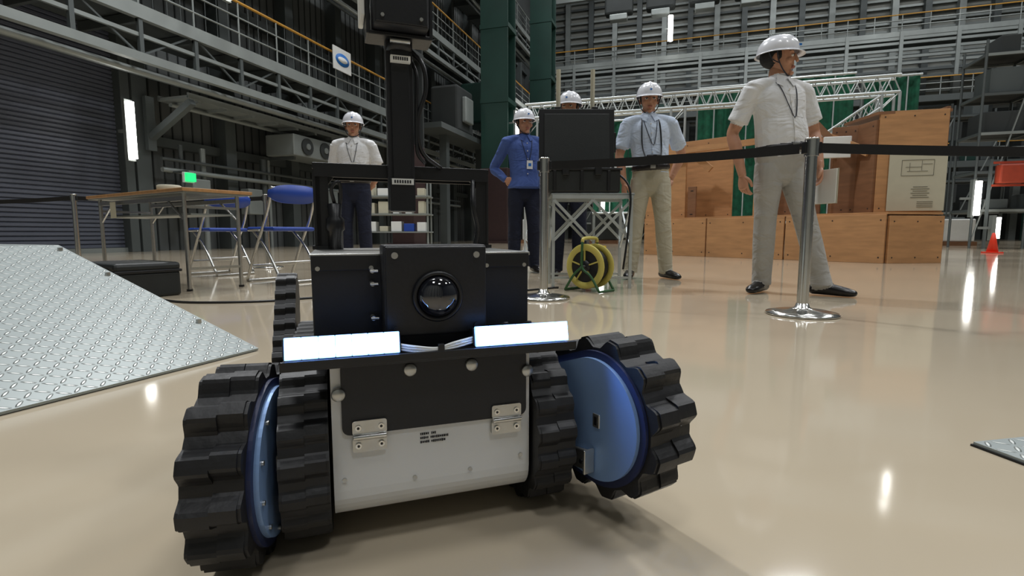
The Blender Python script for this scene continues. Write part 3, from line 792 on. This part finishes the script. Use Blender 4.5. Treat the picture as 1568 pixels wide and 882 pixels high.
g.prism([(2.65,10.3),(5.18,7.12),(6.05,7.25),(6.2,8.6),(3.4,11.0)],(0,0,.68),(1,0,0),(0,1,0),(0,0,.03),M_wood)
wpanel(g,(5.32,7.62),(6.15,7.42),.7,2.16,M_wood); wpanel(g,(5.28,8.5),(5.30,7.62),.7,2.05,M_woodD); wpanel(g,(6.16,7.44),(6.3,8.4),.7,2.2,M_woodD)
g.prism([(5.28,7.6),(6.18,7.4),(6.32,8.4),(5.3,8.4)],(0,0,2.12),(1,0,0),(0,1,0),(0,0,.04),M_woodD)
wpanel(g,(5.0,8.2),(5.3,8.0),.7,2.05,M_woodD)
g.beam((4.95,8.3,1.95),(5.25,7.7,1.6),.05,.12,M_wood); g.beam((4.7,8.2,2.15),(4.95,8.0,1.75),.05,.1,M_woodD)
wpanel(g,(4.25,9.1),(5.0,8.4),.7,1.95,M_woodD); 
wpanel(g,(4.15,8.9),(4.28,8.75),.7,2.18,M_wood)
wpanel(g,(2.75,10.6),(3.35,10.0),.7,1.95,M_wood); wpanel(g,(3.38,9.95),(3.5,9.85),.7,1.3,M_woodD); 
wpanel(g,(3.2,10.9),(4.2,9.9),.7,2.25,M_wood)
g.beam((3.35,10.0,2.0),(3.7,9.7,1.6),.06,.12,M_wood)
g.beam((2.7,10.4,1.95),(4.3,9.0,2.0),.08,.1,M_wood)
R=Matrix.Rotation(math.atan2(-.20,.83),3,'Z')
g.box((4.95,7.98,1.72),(.38,.04,.32),M_white,R=R,bev=.01); g.beam((4.95,8.02,.72),(4.95,8.02,1.6),.04,.04,M_woodD)
g.obj('plywood_mockup')
g=G(); c=Vector((5.80,7.46,1.16)); nrm=(R@Vector((0,-1,0)))
g.box(c,(.72,.004,.84),M_paper,R=R)
random.seed(3)
M_ink2=mat('print_grey',(110,108,96),rough=.7,noise=.05)
def inkb(dx,dz,w,h): g.box(c+nrm*.004+R@Vector((dx,0,dz)),(w,.002,h),M_ink2,R=R)
for (dx,dz,w,h) in ((0,.3,.4,.006),(0,.08,.4,.006),(-.2,.19,.006,.22),(.2,.19,.006,.22),(-.05,.2,.2,.005),(0,.14,.26,.005),(.05,.22,.005,.14),(-.1,.2,.005,.12),(.12,.24,.12,.005)): inkb(dx,dz,w,h)
for k in range(6): inkb(.05,-.08-k*.03,.18+.05*(k%2),.008)
for k in range(4): inkb(.12,-.29-k*.025,.2,.006)
g.obj('drawing_poster')

# ------------------------------------------------------------------ truss gantry
g=G(); p0=Vector((.3,11.9,0)); p1=Vector((7.1,9.69,0)); d=(p1-p0).normalized(); nn=Vector((d.y,-d.x,0)); L=(p1-p0).length
zt,zb=3.30,3.0
for off in(0,.28):
    for z in(zb,zt): q=nn*off; g.cyl(p0-q+Vector((0,0,z)),p1-q+Vector((0,0,z)),.028,M_truss,seg=8)
n=28
for i in range(n):
    a0=p0+d*(L*i/n); a1=p0+d*(L*(i+.5)/n); a2=p0+d*(L*(i+1)/n)
    for off in (0,.28):
        q=nn*off
        g.cyl(a0-q+Vector((0,0,zb)),a1-q+Vector((0,0,zt)),.012,M_truss,seg=6); g.cyl(a1-q+Vector((0,0,zt)),a2-q+Vector((0,0,zb)),.012,M_truss,seg=6)
    g.cyl(a0+Vector((0,0,zb)),a1-nn*.28+Vector((0,0,zb)),.01,M_truss,seg=6)
def tower(base,h):
    for dx,dy in((0,0),(.28,0),(0,.28),(.28,.28)):
        q=base+d*dx-nn*dy; g.cyl(q,q+Vector((0,0,h)),.025,M_truss,seg=8)
    m=int(h/.28)
    for k in range(m):
        z0=k*h/m;z1=(k+1)*h/m
        for o in (0,.28): g.cyl(base-nn*o+d*(0 if k%2 else .28)+Vector((0,0,z0)),base-nn*o+d*(.28 if k%2 else 0)+Vector((0,0,z1)),.011,M_truss,seg=6)
        g.cyl(base-nn*(0 if k%2 else .28)+Vector((0,0,z0)),base-nn*(.28 if k%2 else 0)+Vector((0,0,z1)),.011,M_truss,seg=6)
    g.box(base+d*.14-nn*.14+Vector((0,0,.01)),(.5,.5,.02),M_truss)
tower(p0,zb); tower(p0+d*(L-.28),zb); tower(p0+d*(L*.44),zb)
for off in(0,.28):
    q=nn*off; e=p1-d*.3
    for dz in (0,.22): g.cyl(e-q+Vector((0,0,zb-.05-dz)),e-q-d*1.1+Vector((0,0,zb-.85-dz)),.022,M_truss,seg=8)
    for i in range(6): g.cyl(e-q-d*(1.1*i/6)+Vector((0,0,zb-.05-.8*i/6)),e-q-d*(1.1*(i+.5)/6)+Vector((0,0,zb-.27-.8*(i+.5)/6)),.01,M_truss,seg=6); g.cyl(e-q-d*(1.1*(i+1)/6)+Vector((0,0,zb-.05-.8*(i+1)/6)),e-q-d*(1.1*(i+.5)/6)+Vector((0,0,zb-.27-.8*(i+.5)/6)),.01,M_truss,seg=6)
g.obj('lattice_truss_gantry')

g=G(Matrix.Translation((10.25,10.95,0))@Matrix.Scale(.68,4)); g.box((0,0,.02),(.38,.38,.04),M_cone,bev=.01); g.lathe([(.0001,.03),(.15,.03),(.04,.62),(.0001,.64)],(0,0,0),(0,0,1),M_cone); g.obj('traffic_cone')
g=G(); 
for k in range(3): g.box((-2.75,12.5,.45+.42*k),(1.6,.6,.03),M_steelL)
for x in (-3.5,-2.0):
    for y in(12.25,12.75): g.cyl((x,y,0),(x,y,1.7),.025,M_steelL)
random.seed(5)
for k in range(3):
    for i in range(5):
        h=random.uniform(.12,.3); g.box((-3.35+i*.3,12.4,.465+.42*k+h/2),(random.uniform(.14,.26),.3,h),random.choice([M_white,M_paper,M_blk,M_blue,M_white]),bev=.01)
g.obj('supply_shelf')
random.seed(11)
for i in range(9):
    x=-6+i*3.0; g=G(); w=random.uniform(.7,1.5); h=random.uniform(.5,1.2)
    g.box((x,22.,.07),(w+.1,1.,.14),M_woodD); g.box((x,22,.14+h/2),(w,.9,h),random.choice([M_steelL,M_dark,M_blue,M_white,M_steel]),bev=.04)
    g.box((x,22,.14+h),(w*.6,.5,.12),M_steel,bev=.02); hobj(g,'equipment_crate')

# ------------------------------------------------------------------ PEOPLE
def shell(pts,rad,side,m,n=4,cap=True):
    arr=[list(p)+list(r if isinstance(r,(tuple,list)) else (r,r)) for p,r in zip(pts,rad)]
    D=cat(arr,n) if len(arr)>2 else [np.array(arr[0])+(np.array(arr[1])-np.array(arr[0]))*i/6 for i in range(7)]
    C=[Vector(q[:3]) for q in D]; Rr=[(max(.002,q[3]),max(.002,q[4])) for q in D]
    def capring(c,dv,r):
        out=[]; rm=min(r)
        for t in (.35,.65,.88,.985): out.append((c+dv*(rm*.8*t),(r[0]*math.sqrt(1-t*t),r[1]*math.sqrt(1-t*t))))
        return out
    if cap:
        d0=(C[0]-C[1]).normalized(); d1=(C[-1]-C[-2]).normalized()
        a=capring(C[0],d0,Rr[0])[::-1]; b_=capring(C[-1],d1,Rr[-1])
        C=[x[0] for x in a]+C+[x[0] for x in b_]; Rr=[x[1] for x in a]+Rr+[x[1] for x in b_]
    seg=20;V=[];F=[];S=[]
    for i,c in enumerate(C):
        d=C[min(i+1,len(C)-1)]-C[max(i-1,0)]; sx,sy=frame(d,side)
        S.append((c,sx,sy,d.normalized(),Rr[i]))
        for k in range(seg):
            t=2*math.pi*k/seg; V.append(c+sx*(Rr[i][0]*math.cos(t))+sy*(Rr[i][1]*math.sin(t)))
    for i in range(len(C)-1):
        for k in range(seg): F.append((i*seg+k,i*seg+(k+1)%seg,(i+1)*seg+(k+1)%seg,(i+1)*seg+k))
    F.append(tuple(range(seg))[::-1]); F.append(tuple((len(C)-1)*seg+k for k in range(seg)))
    return dict(V=V,F=F,S=S,m=m)
def ellshell(c,r,m,R=None):
    g=G(); g.ell(c,r,m,R=R); c=Vector(c); R=R or Matrix.Identity(3)
    return dict(V=[Vector(v) for v in g.v],F=g.f,E=(c,R,r),m=m)
def fuse(shells,voxel,smooth=2):
    V=[];F=[]
    for s in shells:
        o=len(V); V+=s['V']; F+=[[i+o for i in f] for f in s['F']]
    me=bpy.data.meshes.new('tmp'); me.from_pydata([tuple(v) for v in V],[],F)
    bm=bmesh.new(); bm.from_mesh(me); bmesh.ops.recalc_face_normals(bm,faces=bm.faces[:]); bm.to_mesh(me); bm.free()
    ob=bpy.data.objects.new('tmp',me); sc.collection.objects.link(ob)
    r=ob.modifiers.new('r','REMESH'); r.mode='VOXEL'; r.voxel_size=voxel; r.adaptivity=0
    s=ob.modifiers.new('s','SMOOTH'); s.iterations=smooth; s.factor=.5
    dg=bpy.context.evaluated_depsgraph_get(); ev=ob.evaluated_get(dg); m2=ev.to_mesh()
    n=len(m2.vertices); co_=np.empty(n*3); m2.vertices.foreach_get('co',co_); co_=co_.reshape(-1,3)
    faces=[list(p.vertices) for p in m2.polygons]
    ev.to_mesh_clear(); bpy.data.objects.remove(ob); bpy.data.meshes.remove(me)
    cen=np.array([co_[f].mean(0) for f in faces])
    best=np.full(len(cen),1e9); bi=np.zeros(len(cen),int)
    for j,s in enumerate(shells):
        if 'E' in s:
            c,R,r=s['E']; q=(cen-np.array(c))@np.array(R); r=np.array(r); dist=(np.sqrt(((q/r)**2).sum(1))-1)*r.min()
        else:
            dist=np.full(len(cen),1e9)
            for (c,sx,sy,dn,rr) in s['S']:
                q=cen-np.array(c); a=q@np.array(sx)/rr[0]; b_=q@np.array(sy)/rr[1]; e=q@np.array(dn)/.02
                dd=(np.sqrt(a*a+b_*b_+e*e)-1)*min(rr); dist=np.minimum(dist,dd)
        w=dist<best; best[w]=dist[w]; bi[w]=j
    return co_,faces,[shells[j]['m'] for j in bi]
def add_fused(g,res,X=None):
    co_,F,ms=res
    V=[Vector(v) for v in co_]
    if X is not None: V=[X@v for v in V]
    o=len(g.v); g.v+=[tuple(v) for v in V]
    for f,m in zip(F,ms): g.f.append([i+o for i in f]); g.m.append(g.mi(m)); g.sm.append(True)
HEADCACHE={}
def head_mesh():
    if 'h' in HEADCACHE: return HEADCACHE['h']
    S=[ellshell((0,.015,.03),(.074,.094,.084),M_skin),
       shell([(0,-.012,.045),(0,-.018,-.01),(0,-.022,-.05),(0,-.03,-.085)],[(.066,.072),(.064,.070),(.055,.062),(.036,.042)],(1,0,0),M_skin),
       ellshell((0,-.072,-.095),(.022,.017,.015),M_skin),
       shell([(0,-.086,.022),(0,-.098,-.002),(0,-.106,-.024)],[(.007,.008),(.009,.010),(.013,.010)],(1,0,0),M_skin),
       ellshell((0,-.086,-.055),(.024,.010,.004),M_lip),ellshell((0,-.083,-.063),(.020,.011,.005),M_lip),
       ellshell((0,.034,.028),(.079,.088,.080),M_hair)]
    for s in(-1,1):
        S+=[ellshell((s*.030,-.076,.030),(.024,.013,.006),M_skin),ellshell((s*.031,-.0835,.033),(.020,.006,.0035),M_hair),
            ellshell((s*.040,-.062,-.025),(.024,.022,.022),M_skin),
            ellshell((s*.076,.012,-.005),(.008,.018,.030),M_skin,R=Matrix.Rotation(s*.25,3,'Z')),
            ellshell((s*.068,-.005,.02),(.009,.018,.034),M_hair)]
    HEADCACHE['h']=fuse(S,.0035,2); return HEADCACHE['h']
def hand(g,w,dirv,palm,side,m=None):
    m=m or M_skin; w=Vector(w); d=Vector(dirv).normalized(); p=Vector(palm); p=(p-d*p.dot(d)).normalized(); s=d.cross(p)
    if s.dot(Vector(side))<0: s=-s
    def lo(pts,rad,hint): 
        q=shell(pts,rad,hint,m,n=3); g.add(q['V'],q['F'],m,True)
    lo([w-d*.03,w+d*.01,w+d*.05,w+d*.088],[(.024,.020),(.028,.018),(.040,.016),(.039,.013)],s)
    for k,(off,L) in enumerate(((.029,.068),(.0100,.076),(-.0095,.071),(-.028,.056))):
        b0=w+d*.078+s*off; curl=.30+.08*k; q=b0; dd=d.copy(); pts=[b0-d*.012]
        pts.append(b0)
        for j,fr in enumerate((.45,.31,.24)):
            dd=(dd*math.cos(curl)+p*math.sin(curl)).normalized(); q=q+dd*(L*fr); pts.append(q)
            p2=(p-dd*p.dot(dd)).normalized()
            dd=(dd+p2*curl*.5).normalized()
        lo(pts,[.009,.0092,.0086,.008,.0066],s)
    t0=w+d*.022+s*.024
    lo([t0-s*.01,t0+s*.012+d*.012+p*.004,t0+s*.024+d*.036+p*.014,t0+s*.022+d*.062+p*.026],[.013,.012,.0105,.008],p)
def hardhat(g,X):
    V=[];F=[];seg=40;rings=12
    rows=[]
    for i in range(rings):
        t=i/(rings-1); ph=t*math.pi/2
        r=math.cos(ph)**.75 if ph<math.pi/2-.001 else 0.02; z=.038+.112*math.sin(ph); rows.append((max(r,.02),z))
    for r,z in rows:
        for k in range(seg):
            a=2*math.pi*k/seg; x=.108*r*math.cos(a); y=.012+.130*r*math.sin(a)
            rid=.008*max(0,1-abs(x)/.02)*(1 if z>.07 else 0)+.004*max(0,1-abs(abs(x)-.045)/.012)*(1 if z>.07 else 0)
            V.append(X@Vector((x,y,z+rid)))
    for i in range(rings-1):
        for k in range(seg): F.append((i*seg+k,i*seg+(k+1)%seg,(i+1)*seg+(k+1)%seg,(i+1)*seg+k))
    F.append(tuple((rings-1)*seg+k for k in range(seg)))
    g.add(V,F,M_helm,True)
    V=[];F=[]
    for k in range(seg):
        a=2*math.pi*k/seg; ca,sa=math.cos(a),math.sin(a); fr=max(0,-sa)
        for (e,z) in ((0,.040),(.010+.024*fr**2,.032-.010*fr),(.010+.024*fr**2,.028-.010*fr),(-.004,.034)):
            V.append(X@Vector(((.108+e)*ca,.012+(.130+e)*sa,z)))
    for k in range(seg):
        l=(k+1)%seg
        for j in range(4): F.append((4*k+j,4*k+(j+1)%4,4*l+(j+1)%4,4*l+j))
    g.add(V,F,M_helm,True)
    for s in(-1,1):
        pts=[(s*.098,.0,.035),(s*.084,-.008,-.02),(s*.064,-.03,-.075),(s*.03,-.052,-.108),(0,-.06,-.114)]
        g.tube([X@Vector(p) for p in pts],.0042,M_strap,seg=6)
        g.tube([X@Vector(p) for p in ((s*.098,.05,.035),(s*.086,.03,-.01),(s*.078,-.012,-.04))],.0035,M_strap,seg=6)
    g.box(X@Vector((0,-.119,.075)),(.016,.004,.012),M_signb)
def person(name,pos,H=1.70,yaw=0,hyaw=0,htilt=0,shirt=M_shirt,trou=M_greyt,longs=False,pel=(0,0),neck=(0,0),
           kneeL=(-.1,-.02),ankL=(-.11,.0),kneeR=(.1,-.02),ankR=(.11,0),toeL=(-.25,-1),toeR=(.25,-1),
           elL=(-.25,.03,1.08),wrL=(-.25,-.03,.84),elR=(.25,.03,1.08),wrR=(.25,-.03,.84),
           hL=((0,-.1,-1),(1,.3,0),(0,-1,0)),hR=((0,-.1,-1),(-1,.3,0),(0,-1,0)),
           shw=.185,fat=1.,lanyard=True,badge=True,camera=False,pocket=True,belt=True):
    f=H/1.70
    root=empty(name,(pos[0],pos[1],0)); root.scale=(f,f,f)
    sv=Vector((math.cos(yaw),math.sin(yaw),0)); fw=Vector((math.sin(yaw),-math.cos(yaw),0))
    pelv=Vector((pel[0],pel[1],0)); nk=Vector((neck[0],neck[1],0))
    def sp(z): t=max(0,min(1.15,(z-.93)/(1.40-.93))); return pelv.lerp(nk,t) if t<=1 else nk+(nk-pelv)*(t-1)
    def at(z): v=sp(z).copy(); v.z=z; return v
    S=[]
    tz=[(.955,.155*fat,.112*fat),(1.0,.157*fat,.118*fat),(1.07,.158*fat,.119*fat),(1.16,.165,.118*fat),(1.25,.176,.118),(1.325,.172,.105),(1.375,.125,.082),(1.405,.075,.065)]
    if longs: tz=[(.885,.182,.138),(.93,.175,.130)]+tz[1:]
    S.append(shell([at(z)+fw*(.01 if z<1.15 else 0) for z,_,_ in tz],[(a_,b_) for _,a_,b_ in tz],sv,shirt,cap=not longs))
    pz=[(.80,.125,.095),(.86,.160,.118),(.92,.160*fat,.118*fat),(.965,.153*fat,.113*fat)]
    if longs: pz=[(.80,.125,.095),(.84,.148,.108),(.87,.150,.110)]
    S.append(shell([at(z) for z,_,_ in pz],[(a_,b_) for _,a_,b_ in pz],sv,trou))
    if belt and not longs:
        S.append(shell([at(.956)+fw*.008,at(.988)+fw*.009],[(.167*fat,.126*fat)]*2,sv,M_belt,cap=False))
    shL=at(1.352)-sv*shw; shR=at(1.352)+sv*shw
    for sh,sg_,el,wr in ((shL,-1,elL,wrL),(shR,1,elR,wrR)):
        el=Vector(el);wr=Vector(wr)
        S.append(shell([at(1.385)+sv*sg_*.05,at(1.378)+sv*sg_*.11,sh],[(.045,.055),(.048,.058),(.055,.058)],(0,0,1),shirt))
        if longs:
            S.append(shell([sh,sh.lerp(el,.5),el,el.lerp(wr,.5),wr.lerp(el,.04)],[.062,.056,.050,.044,.037],sv,shirt))
            S.append(shell([wr.lerp(el,.2),wr],[.03,.026],sv,M_skin))
        else:
            S.append(shell([sh,sh.lerp(el,.35),sh.lerp(el,.74)],[.060,.062,.068],sv,shirt,cap=False))
            S.append(shell([sh.lerp(el,.4),sh.lerp(el,.75),el,el.lerp(wr,.3),el.lerp(wr,.7),wr],[.046,.043,.038,.041,.032,.026],sv,M_skin))
    for sg_,kn,an,toe in ((-1,kneeL,ankL,toeL),(1,kneeR,ankR,toeR)):
        hip=at(.87)+sv*sg_*.082; kn=Vector((kn[0],kn[1],.48)); an=Vector((an[0],an[1],.06))
        S.append(shell([hip,hip.lerp(kn,.35),hip.lerp(kn,.75),kn,kn.lerp(an,.35),kn.lerp(an,.8),an],[(.088,.095),(.088,.092),(.074,.076),(.070,.072),(.070,.070),(.062,.066),(.062,.070)],sv,trou,cap=False))
        tv=Vector((toe[0],toe[1],0)).normalized(); a0=Vector((an.x,an.y,0))
        S.append(shell([a0-tv*.055+Vector((0,0,.040)),a0+Vector((0,0,.048)),a0+tv*.08+Vector((0,0,.040)),a0+tv*.15+Vector((0,0,.031)),a0+tv*.185+Vector((0,0,.026))],[(.036,.034),(.040,.042),(.044,.036),(.044,.028),(.030,.020)],Vector((tv.y,-tv.x,0)),M_shoe))
    hc=at(1.40)+Vector((0,0,.145)); 
    S.append(shell([at(1.37),at(1.41),hc+Vector((0,.012,-.07))],[(.062,.060),(.056,.056),(.055,.056)],sv,M_skin))
    S.append(shell([at(1.395)+fw*.0,at(1.425)-fw*.006],[(.070,.068),(.064,.062)],sv,shirt,cap=False))
    g=G(); add_fused(g,fuse(S,.0062,3))
    X=Matrix.Translation(hc)@Matrix.Rotation(hyaw,4,'Z')@Matrix.Rotation(htilt,4,'X')
    add_fused(g,head_mesh(),X)
    hand(g,Vector(wrL),*hL); hand(g,Vector(wrR),*hR)
    g.obj('body',root,recalc=False)
    g=G()
    for s in(-1,1):
        g.ell(X@Vector((s*.031,-.0795,.006)),(.0135,.0105,.0068),M_eyew,seg=12,rings=8,R=Matrix.Rotation(hyaw,3,'Z'))
        g.ell(X@Vector((s*.031,-.0875,.006)),(.006,.004,.006),M_eyed,seg=10,rings=6,R=Matrix.Rotation(hyaw,3,'Z'))
        g.tube([X@Vector(p) for p in ((s*.017,-.086,.010),(s*.031,-.0925,.0145),(s*.045,-.084,.009))],.0018,M_hair,seg=6)
    g.obj('eyes',root)
    g=G(); hardhat(g,X); g.obj('hard_hat',root)
    g=G()
    def front(z,dx,extra=.0,ry=None):
        import bisect
        zs=[t[0] for t in tz]; i=max(0,min(len(tz)-2,bisect.bisect(zs,z)-1)); t=(z-zs[i])/(zs[i+1]-zs[i]); rx=tz[i][1]*(1-t)+tz[i+1][1]*t; r=tz[i][2]*(1-t)+tz[i+1][2]*t
        return at(z)+sv*dx+fw*(r*math.sqrt(max(0,1-(dx/rx)**2))+(.01 if z<1.15 else .0)+extra)
    g.tube([front(z,.0,.0015) for z in (1.36,1.28,1.2,1.1,1.0)],.003,shirt,seg=6)
    for z in (1.33,1.25,1.17,1.09,1.02): c=front(z,.0,.004); g.cyl(c,c+fw*.003,.006,M_eyew,seg=8)
    for s in(-1,1):
        g.add([at(1.43)+sv*s*.045+fw*.055,at(1.415)+fw*.075+sv*s*.01,front(1.352,s*.035,.012),front(1.37,s*.07,.012)],[(0,1,2,3)],shirt)
    if pocket:
        for dx in ((.075,-.075) if longs else (.075,)):
            q=[front(1.27,dx-.045,.004),front(1.27,dx+.045,.004),front(1.16,dx+.045,.004),front(1.155,dx,.004),front(1.16,dx-.045,.004)]
            g.add(q,[(0,1,2,3,4)],shirt); g.tube([q[0]+fw*.001,q[1]+fw*.001],.002,shirt,seg=4)
    if lanyard:
        g.tube([at(1.42)-sv*.06,front(1.35,-.055,.006),front(1.22,-.02,.006),front(1.15,.01,.006),front(1.22,.035,.006),front(1.35,.055,.006),at(1.42)+sv*.06],.003,M_strap,seg=6)
    if badge:
        c=front(1.11,.02,.008); R=Matrix.Rotation(yaw,3,'Z'); g.box(c,(.062,.004,.085),M_label,R=R,bev=.001); g.box(c+fw*.003,(.03,.001,.03),M_signb,R=R)
    if camera:
        c=front(1.02,.0,.05); R=Matrix.Rotation(yaw,3,'Z'); g.box(c,(.12,.05,.08),M_blk,R=R,bev=.008); g.cyl(c,c+fw*.07,.032,M_blk); g.cyl(c+fw*.07,c+fw*.072,.026,M_glass)
        for s in(-1,1): g.tube([at(1.42)+sv*s*.06,front(1.33,s*.075,.008),front(1.15,s*.08,.01),c+sv*s*.06],.006,M_blk,seg=6)
    if belt and not longs:
        c=at(.972)+fw*(.126*fat+.012); g.box(c,(.045,.008,.036),M_sil,R=Matrix.Rotation(yaw,3,'Z'),bev=.003)
    g.obj('clothing_details',root)
    return root,X
person('man_in_hard_hat',(1.80,3.50),H=1.70,yaw=math.radians(8),hyaw=math.radians(55),htilt=.0,trou=M_greyt,
    pel=(-.0,0),neck=(-.045,0),kneeL=(-.075,.02),ankL=(-.04,.10),kneeR=(.165,-.05),ankR=(.27,-.10),toeL=(-.75,-.7),toeR=(.75,-.7),
    elL=(-.31,.05,1.08),wrL=(-.262,-.02,.80),hL=((.10,-.1,-1),(1,.4,0),(0,-1,0)),
    elR=(.245,.06,1.09),wrR=(.235,-.05,.85),hR=((-.05,-.2,-1),(-1,.2,0),(0,-1,0)),fat=1.10,badge=False)
person('man_in_hard_hat',(1.255,4.72),H=1.75,yaw=math.radians(-6),hyaw=math.radians(-8),htilt=.08,shirt=M_shirtb,trou=M_khaki,
    neck=(-.03,0),kneeL=(-.12,-.0),ankL=(-.155,.02),kneeR=(.115,-.03),ankR=(.16,.0),toeL=(-.35,-1),toeR=(.35,-1),
    elL=(-.27,.04,1.08),wrL=(-.235,-.02,.84),elR=(.30,.10,1.10),wrR=(.215,.10,.90),hR=((-.3,.3,-1),(-1,-.4,0),(0,-1,0)),camera=True,badge=False)
person('man_in_hard_hat',(.13,5.50),H=1.71,yaw=math.radians(14),hyaw=math.radians(20),shirt=M_jack,trou=M_navyt,longs=True,
    elL=(-.32,.10,1.10),wrL=(-.20,-.04,.97),hL=((.7,-.4,-.25),(.2,.9,0),(0,0,-1)),elR=(.26,.03,1.08),wrR=(.24,-.04,.85))
person('man_in_hard_hat',(.53,4.86),H=1.71,yaw=math.radians(-5),hyaw=math.radians(-20),shirt=M_jack,trou=M_navyt,longs=True,badge=False)
person('man_in_hard_hat',(-1.71,5.66),H=1.71,yaw=math.radians(5),hyaw=math.radians(12),trou=M_navyt,
    elL=(-.25,.08,1.09),wrL=(-.13,.19,.93),hL=((.8,.2,-.4),(0,-1,0),(0,0,1)),elR=(.25,.08,1.09),wrR=(.13,.19,.93),hR=((-.8,.2,-.4),(0,-1,0),(0,0,1)),fat=1.02)
g=G(); g.box((2.075,3.44,.72),(.012,.16,.22),M_label,R=Matrix.Rotation(.3,3,'Z'),bev=.002); g.box((2.082,3.438,.72),(.004,.165,.225),M_paper,R=Matrix.Rotation(.3,3,'Z')); g.obj('document_folder')

# turn the whole place so that the hall walls are axis aligned (view unchanged, camera turns with it)
bpy.context.view_layer.update()
RW=Matrix.Rotation(math.radians(18),4,'Z')
for o in list(sc.objects):
    if o.parent is None: o.matrix_world=RW@o.matrix_world
